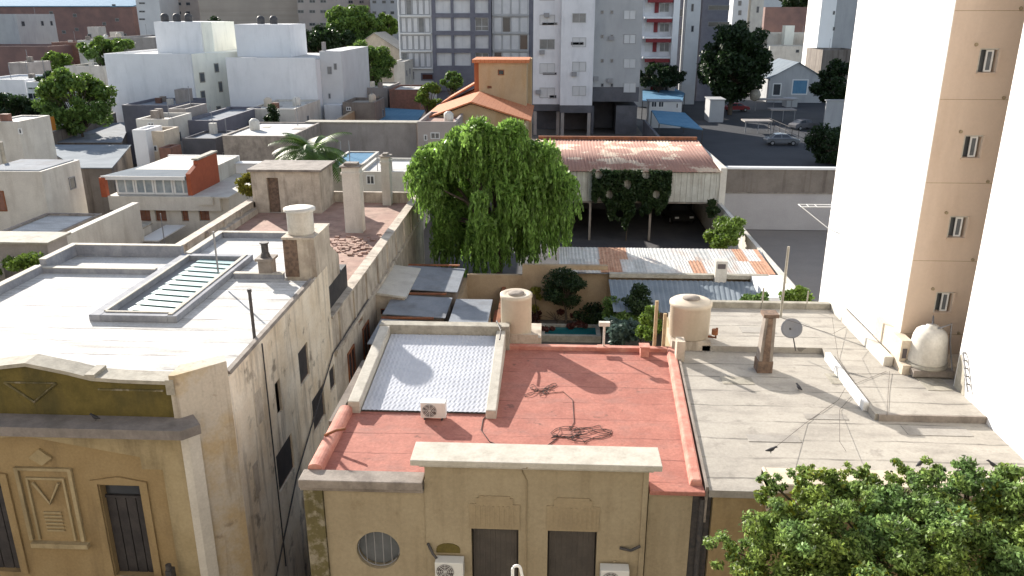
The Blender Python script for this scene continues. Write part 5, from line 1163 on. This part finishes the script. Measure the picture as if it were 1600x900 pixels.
for (s, z, w, h) in ((1.2,8.6,.8,1.2),(3.6,9.6,.7,1.1),(3.9,7.3,.6,1.3),(1.0,6.6,.7,.9),(6.6,10.0,.7,1.0),(7.2,8.0,.9,1.2),(3.2,4.6,.7,.8),(6.9,5.6,.8,1.1),(2.8,2.9,.8,.8),(7.6,3.4,.8,1.0)):
    c = Vector((xb+.01, 98.3, z))+d*s; mb = MB(); h2 = Vector((0,0,h/2)); a_ = d*(w/2)
    mb.hexa([tuple(c-a_-h2-nn*.02), tuple(c+a_-h2-nn*.02), tuple(c+a_-h2+nn*.05), tuple(c-a_-h2+nn*.05), tuple(c-a_+h2-nn*.02), tuple(c+a_+h2-nn*.02), tuple(c+a_+h2+nn*.05), tuple(c-a_+h2+nn*.05)][::1])
    ww = mb.build('window', 'coping', t); mb = MB(); a_ = a_*.75; h2 = h2*.8
    mb.hexa([tuple(c-a_-h2), tuple(c+a_-h2), tuple(c+a_-h2+nn*.06), tuple(c-a_-h2+nn*.06), tuple(c-a_+h2), tuple(c+a_+h2), tuple(c+a_+h2+nn*.06), tuple(c-a_+h2+nn*.06)]); mb.build('pane', 'mid_glass', ww)
def tanklet(x, y, z, label, m='dark_metal'):
    return tag(MB().lathe(x, y, [(.45,z),(.5,z+.1),(.5,z+.7),(.3,z+.95),(0,z+1.0)], 12).build('rooftop_tank', m), label, 'water tank', 'small tanks on the white blocks')
for i, px in enumerate((258, 277, 295)): p = PY(px, 33, 106); tanklet(p.x, 106, zr_, ('leftmost dark tank on the left white penthouse', 'middle dark tank on the left white penthouse', 'dark tank at the right end of the left white penthouse')[i])
xa, xb = PY(352, 90, 97).x, PY(492, 90, 97).x; zt = PY(420, 90, 97).z
t = thing('white_apartment_block', 'right white apartment block with recessed window bays on its right', 'building', ((xa+xb)/2, 106, 0))
mb = MB(); mb.box(xa, xb, 97, 114, 0, zt-.3); mb.box(xa,xb,97,97.25,zt-.3,zt); mb.build('wall', 'white_wall', t)
xc = PY(533, 90, 99).x; zc = PY(510, 80, 99).z
MB().box(xb+.01, xc, 99, 114, 0, zc).build('side_wing', 'apartment_pale', t); MB().box(xb+.5, xb+2.6, 97.6, 98.99, 0, PY(510,165,97).z).build('entry_block', 'white_wall', t)
MB().box(xa+.05,xb-.01,97.26,113.9,zt-.299,zt-.22).build('roof', 'white_roof', t)
rb0, rb1 = PY(366, 38, 103).x, PY(451, 38, 103).x; zr_ = PY(408, 38, 103).z
MB().box(rb0, rb1, 103, 110, zt-.22, zr_).build('penthouse', 'white_wall', t); MB().box(PY(503,80,100).x, PY(507,80,100).x, 100, 100.8, zc, zc+1).build('chimney', 'grey_wall', t)
for q in ((515,110,6,12),(524,104,4,10),(499,128,3,4),(515,150,3,8)):
    c = PY(q[0]-q[2]/2,q[1]+q[3]/2,99); d = PY(q[0]+q[2]/2,q[1]-q[3]/2,99); window(t, '-y', 99, c.x, d.x, c.z, d.z, 'grey_frame', 'mid_glass', fw=.06, mull=0)
for q in ((447,157,3,3),(499,127,3,4)):
    c = PY(q[0]-q[2]/2,q[1]+q[3]/2,97); d = PY(q[0]+q[2]/2,q[1]-q[3]/2,97)
    if c.x < xb: window(t, '-y', 97, c.x, d.x, c.z, d.z, 'grey_frame', 'dark_glass', fw=.05, mull=0)
for i, px in enumerate((408, 428)): p = PY(px, 38, 106); tanklet(p.x, 106, zr_, ('left of two dark tanks on the right white penthouse', 'second dark tank on the right white penthouse, nearer its corner')[i])
# ---- grey apartment with framed window grid (620-830)
yA = 140
def U(px): return PY(px, 60, yA).x
def Zt(py): return PY(720, py, yA).z
t = thing('grid_apartment_block', 'grey apartment block with dark slate grid of square windows', 'building', (U(725), 146, 0))
zc = [PY(700, q, yA).z for q in (0, 28, 56, 85)]  # storey marks
st_ = zc[0]-zc[1]
zs0 = PY(700, 106, yA).z
NT = 7
mb = MB(); wall(mb, '-y', yA, U(623), U(680), 0, zs0+NT*st_, [], .2); mb.box(U(623),U(680),yA+.2,yA+14,0,zs0+NT*st_); mb.build('balcony_wing', 'apartment_pale', t)
mb = MB(); 
for k in range(NT+1): mb.box(U(625),U(675),yA-.5,yA-.01,zs0+k*st_-.18,zs0+k*st_+.02)
for k in range(NT): mb.box(U(624),U(626),yA-.5,yA-.02,zs0+k*st_+.02,zs0+(k+1)*st_-.18)
mb.build('balcony_slabs', 'white_frame', t)
for k in range(NT):
    z0_ = zs0+k*st_
    for i in range(5):
        u0 = U(627)+(U(673)-U(627))*i/5; window(t, '-y', yA, u0+.06, u0+(U(673)-U(627))/5-.06, z0_+.1, z0_+st_-.35, 'grey_frame', 'shutter_light' if (i+2*k) % 7 else 'mid_glass', fw=.08, mull=0, proud=.08)
cols = [(681,706),(709,736),(742,764)]
hol = []
for k in range(NT):
    for a_, b_ in cols: hol.append((U(a_)+.05, U(b_)-.05, zs0+k*st_+.35, zs0+(k+1)*st_-.35))
mb = MB(); wall(mb, '-y', yA-.35, U(676), U(768), 3.6, zs0+NT*st_, hol, .5); mb.box(U(680)+.01,U(768),yA+.16,yA+14,0,zs0+NT*st_-.01); mb.build('slate_grid', 'frame_slate', t)
for i, h in enumerate(hol): window(t, '-y', yA-.35, h[0], h[1], h[2], h[3], 'apartment_pale', ('mid_glass' if i % 3 == 2 and (i//3) % 2 == 0 else 'shutter_light'), d0=.45, fw=.1, mull=1, proud=.08, transom=.35 if i % 3 == 2 else None)
mb = MB(); mb.box(U(769),U(826),yA+.4,yA+14,0,zs0+NT*st_); mb.build('louvre_wing', 'apartment_pale', t)
mb = MB()
for k in range(NT): mb.box(U(769)+.02,U(826),yA+.1,yA+.39,zs0+k*st_-.15,zs0+k*st_+.05); 
mb.build('louvre_slabs', 'apartment_grey', t)
for k in range(NT):
    for i in range(4):
        u0 = U(771)+(U(825)-U(771))*i/4; window(t, '-y', yA+.4, u0+.05, u0+(U(825)-U(771))/4-.05, zs0+k*st_+.15, zs0+(k+1)*st_-.25, 'apartment_grey', 'shutter_light' if (i*3+k) % 5 else 'dark_glass', fw=.07, mull=0, proud=.07)
MB().box(U(826)+.01, U(834), yA+.4, yA+14, 0, zs0+NT*st_).build('dark_recess', 'frame_slate', t)
for q in ((636,118,22,12),(668,120,20,12),(695,118,24,14)):
    c = PY(q[0]-q[2]/2,q[1]+q[3]/2,yA-.0); d = PY(q[0]+q[2]/2,q[1]-q[3]/2,yA); window(t, '-y', yA-.001 if q[0] < 676 else yA+.1, c.x, d.x, max(.5,c.z), d.z, 'frame_slate', 'dark_glass' if q[0] != 668 else 'red_leaf', fw=.25, mull=0, name='shop_window')
# ---- white grey apartment on pillars (835-1003)
yB = 113
def UB(px): return PY(px, 80, yB).x
zbA = PY(880, 163, yB).z; zT = 24.5; stB = 2.95
t = thing('pillar_apartment_block', 'pale apartment block raised on pillars with garage openings', 'building', (UB(920), 119, 0))
x1_, x2_, x3_, x4_ = UB(833), UB(876), UB(927), UB(1003)
MB().box(x1_, x2_, yB, yB+13, zbA, zT).build('left_bay', 'apartment_white', t)
MB().box(x2_+.01, x3_, yB-1.2, yB+13, zbA-.0, zT).build('centre_bay', 'apartment_white', t)
MB().box(x3_+.01, x4_, yB+1.0, yB+13, PY(960,136,yB+1).z, zT).build('right_bay', 'apartment_grey', t)
mb = MB(); mb.box(x1_,x2_,yB+.05,yB+6,zbA-.9,zbA-.001); mb.box(x2_+.01,x3_,yB-1.15,yB+6,zbA-1.0,zbA-.001); mb.box(x3_+.02,x4_-.01,yB+1.05,yB+13,PY(960,160,yB).z,PY(960,136,yB+1).z-.001); mb.build('concrete_beam', 'concrete_dark', t)
for x in (x1_+.35, x2_-.2, x2_+.4, x3_-.35): MB().box(x-.22,x+.22,yB+.1-(1.2 if x > x2_ else 0),yB+.55-(1.2 if x > x2_ else 0),0,zbA-1.0).build('pillar', 'grey_wall', t)
MB().box(x1_,x3_,yB+6.01,yB+12.5,0,zbA-.01).build('garage_wall', 'concrete_dark', t)
mb = MB(); mb.box(x3_+.05,x3_+.4,yB+1.0,yB+13,0,3.9); mb.box(x4_-3.0,x4_-.1,yB+1.4,yB+13,0,3.9); mb.box(x3_+.4,x4_-3.0,yB+8,yB+13,0,3.9); mb.build('ground_floor_wall', 'concrete_dark', t)
def wpx(t, px, py, w, h, y, fm='grey_frame', pm='dark_glass', **k):
    c = PY(px-w/2,py+h/2,y); d = PY(px+w/2,py-h/2,y); return window(t, '-y', y, c.x, d.x, c.z, d.z, fm, pm, fw=.07, mull=k.get('mull',0), proud=.07)
for k in range(6):
    py = 145-38*k*1.0+0
    wpx(t, 855, py, 24, 16, yB, 'apartment_grey', 'apartment_pale' if k != 2 else 'mid_glass', mull=1)
    wpx(t, 905, py-3, 22, 15, yB-1.2, 'apartment_grey', 'apartment_pale' if k != 3 else 'mid_glass', mull=1)
    wpx(t, 984, py-8, 20, 15, yB+1.0, 'grey_frame' if k == 2 else 'apartment_grey', 'apartment_pale', mull=1)
    wpx(t, 956, py-12, 5, 6, yB+1.0); wpx(t, 941, py-12, 5, 6, yB+1.0)
wpx(t, 902, 68, 20, 5, yB-1.2, pm='dark_glass'); wpx(t, 859, 37, 24, 4, yB); wpx(t, 859, 115, 22, 4, yB); wpx(t, 864, 151, 11, 5, yB)
for i, (px, py, y) in enumerate(((854,24,yB),(847,82,yB),(897,116,yB-1.2),(841,144,yB),(953,126,yB+1.),(931,123,yB+1.),(955,60,yB+1.))):
    p = PY(px, py, y); tag(MB().box(p.x-.35,p.x+.35,y-.4,y-.08,p.z-.25,p.z+.3).build('air_conditioner', 'grey_frame'), ('grey wall unit high on the left bay of the pillar block','small wall unit at middle height of the left bay','dark wall unit on the centre bay of the pillar block','lowest wall unit at the left edge of the pillar block','small unit just above the dark beam of the right bay','unit at the seam between centre and right bays','upper wall unit on the grey right bay')[i], 'air conditioner', 'wall units on the pillar apartment block')
# ---- red accent apartment
yC = 149
def UC(px): return PY(px, 60, yC).x
t = thing('red_accent_apartment_block', 'white balcony apartment block with dark red T shaped accents', 'building', (UC(1030), 125, 0))
MB().box(UC(995), UC(1052), yC+.6, yC+12, 0, 27).build('wall', 'apartment_white', t)
MB().box(UC(1050)-.2, UC(1056)+.2, yC-1.3, yC+.59, 3, 27).build('side_fin', 'white_wall', t)
for k in range(7):
    z = PY(1030, 120-31*k, yC).z
    MB().box(UC(1004), UC(1050)-.25, yC-1.3, yC+.59, z-.2, z+.1).build('balcony_slab', 'white_wall', t)
    MB().box(UC(1006), UC(1047)-.1, yC-1.25, yC-1.1, z-1.0, z-.21).build('red_band', 'red_paint', t) if False else MB().box(UC(1008), UC(1047), yC-1.28, yC-1.1, z-.85, z-.25).build('red_band', 'red_paint', t)
    MB().box(UC(1021), UC(1027), yC+.3, yC+.59, z-2.5, z-.25).build('red_column', 'red_paint', t)
    wpx(t, 1038, 120-31*k+16, 16, 14, yC+.6, 'white_frame', 'mid_glass', mull=1); wpx(t, 1012, 120-31*k+16, 10, 14, yC+.6, 'white_frame', 'shutter_light')
house('dark slim apartment slab behind the red accent block', 1056, 1088, -60, 162, 10, 'frame_slate', 'grey_tin', name='apartment_slab', cat='building', wins=((1064,20,6,12),(1064,50,6,12),(1064,80,6,12),(1082,20,4,10)))
house('pale blue slab with one window column beside the dark tree', 1078, 1100, -60, 154, 4, 'apartment_pale', 'grey_tin', name='apartment_slab', cat='building', wins=((1082,12,5,12),(1082,45,5,10)))
house('dark fronted apartment block with white balcony rails behind the dark tree', 1103, 1145, -60, 160, 10, 'frame_slate', 'grey_tin', name='apartment_slab', cat='building', wins=((1123,12,34,8),(1123,38,34,8)), wf='white_frame')
house('distant pale block rising above the dark tree', 1148, 1172, -20, 210, 10, 'apartment_pale', 'white_roof', name='apartment_slab', cat='building', wins=((1156,5,6,8),(1156,20,6,8)))
house('distant cream block at the right of the dark tree top', 1176, 1196, -20, 215, 10, 'cream_wall', 'white_roof', name='apartment_slab', cat='building', wins=((1184,15,5,10),))
# ---- top right distance
house('long distant brick red building under the trees at the top right', 1196, 1290, 11, 240, 20, 'brick_far', 'beige_roof', name='warehouse', cat='building')
house('sunlit pale rooftops in front of the distant brick building', 1200, 1288, 52, 215, 12, 'cream_wall', 'white_roof', par=.3)
house('small white rooftop room among the sunlit pale rooftops', 1228, 1242, 40, 212, 3, 'cream_wall_lightened', 'white_roof', par=.1)
house('small tan rooftop box right of the white rooftop room', 1266, 1284, 55, 208, 4, 'ledge_cream', 'beige_roof', par=.1)
house('lower sunlit cream wall above the shaded white shed', 1203, 1285, 72, 200, 8, 'cream_wall', 'beige_roof', par=.2, wins=((1246,80,6,5),))
t, g = house('tall white block with grey shaded side behind the great tower', 1294, 1318, -80, 170, 9, 'tower_white', 'white_roof', name='apartment_slab', cat='building', z0=0, wins=((1303,20,4,6),(1303,45,4,6)))
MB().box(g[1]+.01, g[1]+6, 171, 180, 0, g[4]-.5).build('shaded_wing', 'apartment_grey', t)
house('dark brown low block at the foot of the tall white block', 1286, 1345, 78, 160, 10, 'stained_wall', 'grey_tin')
p = PY(1240, 100, 158)
gable('shaded pale blue gabled shed with blue roller door', 1203, 1288, 122, 98, 158, 14, 'apartment_grey', 'light_tin', name='gabled_shed')
a_ = PY(1236,148,157.9); b_ = PY(1264,124,157.9); t = bpy.data.objects['gabled_shed']
window(t, '-y', 158, a_.x, b_.x, max(.1,a_.z), b_.z, 'white_frame', 'blue_roof', fw=.2, mull=0, name='roller_door')
a_ = PY(1206,150,157.9); b_ = PY(1222,130,157.9); window(t, '-y', 158, a_.x, b_.x, max(.1,a_.z), b_.z, 'white_frame', 'dark_glass', fw=.2, mull=0, name='side_door')
# parking structures
def awn(label, corners, z, m, posts=True, name='parking_awning'):
    t = thing(name, label, 'awning', (corners[0][0], corners[0][1], 0)); mb = MB(); mb.prism_z(corners, z-.12, z); mb.build('roof', m, t)
    if posts:
        for x, y in corners: MB().tube([(x,y,0),(x,y,z-.13)], .07, 6).build('post', 'dark_metal', t)
    return t
q = [PZ(*c, 3.0) for c in ((1004,157),(1066,158),(1070,145),(1050,136),(1004,136))]; awn('larger blue roof of the parking office beside the pillar block', [(v.x,v.y) for v in q], 3.0, 'blue_roof')
q = [PZ(*c, 2.8) for c in ((1030,192),(1098,202),(1070,176),(1018,172))]; awn('nearer slanting blue awning at the edge of the parking lot', [(v.x,v.y) for v in q], 2.8, 'blue_roof')
house('little white parking office with dark windows between the blue roofs', 1015, 1066, 158, 121, 3, 'apartment_pale', 'grey_tin', par=0, name='parking_office', wins=((1022,163,9,9),(1033,163,9,9),(1058,165,4,8)))
bx_thing('parking_wall', 'dark wall running beside the nearer blue awning', 'wall', 'concrete_dark', [(12.7,13.0,70,113,0,2.2)])
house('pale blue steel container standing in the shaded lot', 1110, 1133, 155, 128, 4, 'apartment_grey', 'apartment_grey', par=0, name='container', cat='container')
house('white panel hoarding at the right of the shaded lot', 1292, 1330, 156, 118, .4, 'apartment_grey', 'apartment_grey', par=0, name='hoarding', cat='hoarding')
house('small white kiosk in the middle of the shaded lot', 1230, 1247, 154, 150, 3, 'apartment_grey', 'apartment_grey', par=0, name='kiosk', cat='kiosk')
for i, (px0, px1, py, lab) in enumerate(((1164,1208,190,'nearest pale steel parking canopy in the shaded lot'),(1205,1245,172,'middle pale steel parking canopy in the shaded lot'),(1180,1240,156,'farthest thin parking canopy before the gabled shed'))):
    y = 16/math.tan(TILT+math.atan((py+16-450)/F)); c = PY(px0, py, y); d = PY(px1, py, y); t = thing('parking_canopy', lab, 'canopy', (c.x, y, 0), 'steel canopies over parking bays')
    MB().box(c.x,d.x,y,y+2.5,c.z-.1,c.z+.08).build('roof', 'grey_wall', t)
    for x in (c.x+.2, (c.x+d.x)/2, d.x-.2): MB().tube([(x,y+.2,0),(x,y+.2,c.z-.1)], .07, 6).build('post', 'grey_frame', t)
p = PY(1180, 148, 138); tag(MB().lathe(p.x,138,[(.1,p.z-1.0),(.7,p.z-.8),(.95,p.z),(.7,p.z+.7),(0,p.z+.95)],14).build('round_tank','coping'), 'round pale tank under the big dark tree', 'water tank')
for i, (px, py, lab) in enumerate(((1150,168,'dark car at the far left row of the shaded lot'),(1255,196,'dark grey car right of the side on parked car'),)):
    p = PZ(px, py+6, 0); car((p.x, p.y, .006), lab, R((10, 25, 80, 15)[i]), ('red_paint', 'concrete_dark', 'frame_slate', 'grey_frame')[i])
# fence across the lot
t = thing('chain_fence', 'thin post fence crossing the shaded parking lot', 'fence', (30, 84, 0)); c0 = PZ(1200,205,0); c1 = PZ(1318,262,0)
mb = MB()
for k in range(12): p = c0.lerp(c1, k/11); mb.tube([p, p+Vector((0,0,1.9))], .04, 5)
mb.build('posts_and_rails', 'dark_metal', t); mb = MB()
for h in (.6, 1.2, 1.85): mb.tube([c0+Vector((0,0,h)), c1+Vector((0,0,h))], .025, 5)
mb.build('rail', 'dark_metal', t)
# ---- top left distance
house('huge brown brick factory with small dark windows at the far left', -60, 206, 10, 205, 30, 'brick_far', 'blue_roof', par=.0, name='factory', cat='building', roof_slope=True, wins=tuple((x, y, 5, 5) for x, y in ((80,20),(117,24),(178,9),(72,48),(100,50),(120,46),(163,37),(183,31),(195,55))))
house('grey rendered block in front of the brick factory', -60, 24, 22, 150, 12, 'apartment_grey', 'grey_tin', name='annex_block')
house('dark low warehouse below the grey rendered block', -60, 75, 72, 138, 10, 'brick_far', 'grey_tin')
house('slim pale tower between the factory and the beige slab', 206, 243, -40, 190, 12, 'apartment_pale', 'white_roof', name='apartment_slab', cat='building', wins=tuple((222,y,9,3) for y in (5,18,30)))
house('greyish apartment slab left of the wide beige slab', 255, 304, -40, 200, 12, 'pinkish_far', 'white_roof', name='apartment_slab', cat='building', wins=tuple((x,y,6,5) for x in (268,280,294) for y in (6,20,34)))
house('wide ribbed beige slab building behind the white penthouses', 305, 461, -40, 185, 14, 'beige_far', 'beige_roof', name='apartment_slab', cat='building')
house('brown window dotted apartment building right of the beige slab', 461, 520, -40, 176, 12, 'pinkish_far', 'beige_roof', name='apartment_slab', cat='building', wins=tuple((x,y,9,5) for x in (470,488,505) for y in (2,18,38,54)))
house('pale brown apartment building behind the two bright trees', 524, 575, -40, 200, 12, 'pinkish_far', 'beige_roof', name='apartment_slab', cat='building', wins=tuple((x,y,7,5) for x in (534,548,565) for y in (3,16,30)))
house('pale grey apartment building touching the grid block', 576, 622, -40, 190, 12, 'apartment_grey', 'beige_roof', name='apartment_slab', cat='building', wins=tuple((x,y,6,5) for x in (585,600,613) for y in (3,20)))
house('small white rooftop room in front of the brick factory', 136, 152, 42, 158, 3, 'cream_wall', 'white_roof', par=.1, wins=((140,56,5,6),))
house('tiny white box on the roofs below the factory', 171, 181, 50, 165, 3, 'cream_wall', 'white_roof', par=.1)
house('low reddish roofed houses below the factory', 80, 165, 66, 145, 12, 'brick', 'terracotta_terrace', par=.3)
house('low white edged roof between factory and green trees', 120, 168, 63, 138, 5, 'cream_wall', 'white_roof', par=.2)
house('pale grey roofs left of the left white penthouse', 168, 240, 58, 140, 16, 'grey_wall', 'white_roof', par=.3)
house('white fronted terrace between the two green tree groups', 100, 160, 103, 118, 8, 'cream_wall', 'white_roof', par=.3)
house('pale blue awning fronted house at the left edge', -40, 38, 124, 92, 8, 'white_wall', 'light_tin', par=.2)
house('white two storey house with covered balcony right of the pale blue house', 40, 70, 128, 88, 6, 'white_wall', 'white_roof', par=.2, wins=((52,150,14,10),(52,138,16,4)))
house('shaded grey hut between the left trees', 12, 42, 98, 104, 5, 'grey_wall', 'grey_tin', par=.1)
bx = PY(58, 192, 78); tag(MB().box(bx.x-1.0,bx.x+1.2,78,79,bx.z-.8,bx.z+.5).build('orange_canopy', 'orange_awning'), 'orange canopy in the shade left of the big green tree', 'canopy')
# ---- trees
def T_(lab, px, py, y, rx, rz, k, rc, n, size, m, **kw):
    p = PY(px, py, y); return tree(lab, (p.x, y, 0), p.z, rx, rz, int(k*2.2), rc*.8, int(n*1.5), size*.85, m, group=None, **kw)
T_('big sunlit green tree left of the left white block', 120, 156, 84, 3.4, 3.2, 36, 1.0, 7000, .22, 'green_leaf', extra=('bright_leaf', 2500))
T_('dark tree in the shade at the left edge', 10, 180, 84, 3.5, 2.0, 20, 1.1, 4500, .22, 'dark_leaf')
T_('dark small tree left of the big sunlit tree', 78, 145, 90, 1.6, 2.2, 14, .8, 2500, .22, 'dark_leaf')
T_('small light green tree before the reddish roofs', 90, 98, 120, 1.8, 1.8, 12, .8, 2500, .22, 'bright_leaf')
T_('wide light green crown above the left white block roof', 165, 80, 124, 4.0, 1.8, 20, 1.0, 4500, .25, 'green_leaf', extra=('bright_leaf', 1500))
T_('pale green tree between the two penthouses', 345, 50, 150, 3.0, 2.6, 12, 1.0, 3000, .25, 'dark_leaf')
T_('large bright crowned tree before the brown apartment building', 550, 42, 160, 5.0, 3.6, 30, 1.5, 8000, .3, 'green_leaf', extra=('bright_leaf', 2500))
T_('long dark tree mass right of the right penthouse', 500, 62, 150, 6.5, 1.9, 30, 1.3, 8000, .3, 'dark_leaf')
T_('small bright tree just left of the grid apartment block', 603, 38, 165, 2.4, 1.8, 12, .9, 2500, .3, 'bright_leaf')
T_('round sunlit tree between right white block and grid block', 572, 100, 118, 3.5, 2.7, 30, 1.1, 8000, .22, 'green_leaf', extra=('bright_leaf', 2500))
T_('small round green tree left of the orange roof', 670, 150, 100, 1.4, 1.5, 12, .6, 2500, .18, 'bright_leaf')
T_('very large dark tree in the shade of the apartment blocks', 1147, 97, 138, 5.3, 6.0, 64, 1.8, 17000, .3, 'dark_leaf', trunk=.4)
T_('dark leafy tree against the white tower edge', 1318, 130, 130, 4.2, 3.5, 24, 1.3, 6000, .3, 'dark_leaf')
T_('dark shaded bush tree at the foot of the red accent block', 1030, 118, 145, 4.2, 1.9, 26, .9, 6000, .22, 'dark_leaf')
T_('distant dark trees above the brick building', 1250, 3, 275, 6, 2.5, 16, 2, 3000, .5, 'dark_leaf')
T_('low dark hedge tree by the lot fence', 1300, 225, 92, 2.6, 2.0, 20, .9, 5000, .18, 'dark_leaf')
T_('tiny tree beside the small office at the yellow tower', 706, 128, 110, 1.5, 1.2, 10, .5, 1500, .2, 'green_leaf')
p = PY(428, 188, 82); t = thing('cypress_tree', 'slim dark columnar cypress before the white low house', 'tree', (p.x, 82, 0))
leaf_mesh('crown', 'dark_leaf', clump_pts([(p.x+RNG.normal(0,.1), 82, z, .55, 1) for z in np.linspace(1, p.z+1.1, 12)], 3500, .3), .12, t); MB().tube([(p.x,82,0),(p.x,82,p.z)], .1, 6, .03).build('trunk', 'bark', t)
bush('round yellow green bush before the pale blue garden wall', 388, 288, 50.5, .75, .75, 3500, .08, 'yellow_leaf', name='round_bush', k=18, rc=.35)
bush('leafy dark shrub at the foot of the cypress', 410, 190, 84, 1.2, .7, 1500, .15, 'dark_leaf')
# palm
p = PY(487, 236, 60)
t = thing('palm_tree', 'spreading green palm behind the rooftop room', 'palm', (p.x, 60, 0)); mb = MB(); mb.tube([(p.x,60,0),(p.x+.1,60,p.z*.5),(p.x,60,p.z-.2)], .3, 8, .22); mb.build('trunk', 'bark', t)
for f in range(46):
    a = f*2.399+RNG.uniform(-.2,.2); el = RNG.uniform(-.1, 1.15); L = RNG.uniform(2.7, 3.9); d = Vector((math.cos(a)*math.cos(el), math.sin(a)*math.cos(el), math.sin(el)))
    pts_ = []; q = Vector((p.x, 60, p.z-.2)); v = d.copy()
    for k in range(13): pts_.append(q.copy()); q = q+v*(L/12); v = (v+Vector((0,0,-.13))).normalized()
    mb = MB(); mb.tube(pts_, .025, 4, .008)
    for k in range(1, 13):
        dd = (pts_[k]-pts_[k-1]).normalized(); sd = dd.cross(Vector((0,0,1)))
        if sd.length < .01: continue
        sd.normalize(); ll = .75*math.sin(math.pi*(k+1)/14)+.15
        for j in range(2):
            b0 = pts_[k-1].lerp(pts_[k], j/2)
            for s in (-1, 1):
                tip = b0+sd*s*ll+dd*ll*.5+Vector((0,0,-ll*.35)); mb.add([b0-dd*.05, b0+dd*.07, tip], [(0,1,2)])
    mb.build('frond', 'green_leaf', t)

# ---- unseen apartment front added behind the viewer to bounce warm light, and the far town
t = thing('bounce_building', 'unseen cream apartment front added behind the viewer to bounce sunlight', 'building', (0, -4, 0))
mb = MB(); mb.box(-60, 60, -14, -1.2, 0, 27); mb.build('wall', 'bounce_cream', t)
for i in range(14): window(t, '-y', -1.19, -50+i*7, -48.4+i*7, 15, 17, 'white_frame', 'dark_glass', fw=.08) if False else None
random.seed(11)
x = -420.
i = 0
for lab, x0, x1, y, z in (('hazy pale apartment row far beyond the brick factory', -330, -215, 430, 33), ('second hazy apartment row beyond the slim pale tower', -210, -120, 420, 36), ('hazy town block far beyond the brown apartments', -118, -30, 440, 34), ('hazy town block far beyond the pillar block', -28, 70, 430, 30), ('hazy town block far beyond the parking lot', 72, 150, 440, 24), ('hazy town block far beyond the white tower', 152, 300, 440, 26)):
    t = thing('town_block', lab, 'building', (x0, y, 0)); mb = MB(); u = x0
    while u < x1:
        w = random.uniform(12, 28); mb.box(u, min(u+w-.5, x1), y, y+14, 0, z*random.uniform(.8, 1.0)); u += w
    mb.build('wall', random.choice(['pinkish_far', 'beige_far', 'apartment_pale']), t)

# ================================================================== CAMERA, LIGHT, WORLD
cam = bpy.data.cameras.new('camera'); co = bpy.data.objects.new('camera', cam); COL.objects.link(co)
cam.sensor_width = 36; cam.lens = 36*F/1600; cam.clip_end = 3000; cam.clip_start = .1
co.location = (0, 0, CAMH); co.rotation_euler = (math.pi/2-TILT, 0, YAW); SC.camera = co
EL, AZ = 21.5, -37.5
w = bpy.data.worlds.new('World'); SC.world = w; w.use_nodes = True
bg = w.node_tree.nodes['Background']; sky = w.node_tree.nodes.new('ShaderNodeTexSky'); sky.sky_type = 'NISHITA'; sky.sun_disc = False
sky.sun_elevation = R(EL); sky.sun_rotation = R(AZ); sky.air_density = 1.0; sky.dust_density = .6; sky.ozone_density = 1.5
hs = w.node_tree.nodes.new('ShaderNodeHueSaturation'); hs.inputs['Saturation'].default_value = .62
w.node_tree.links.new(sky.outputs[0], hs.inputs['Color']); w.node_tree.links.new(hs.outputs[0], bg.inputs[0]); bg.inputs[1].default_value = .112
sun = bpy.data.lights.new('sun', 'SUN'); sun.energy = 4.8; sun.angle = R(.5); sun.color = (1, .93, .83)
so = bpy.data.objects.new('sun', sun); COL.objects.link(so)
S = Vector((math.sin(R(AZ))*math.cos(R(EL)), math.cos(R(AZ))*math.cos(R(EL)), math.sin(R(EL)))); so.rotation_euler = S.to_track_quat('Z', 'Y').to_euler()
vs_ = SC.view_settings; vs_.view_transform = 'Standard'; vs_.look = 'None'; vs_.gamma = 1; vs_.exposure = 1.15; vs_.use_curve_mapping = False
SC.cycles.use_denoising = True
SC.cycles.max_bounces = 6
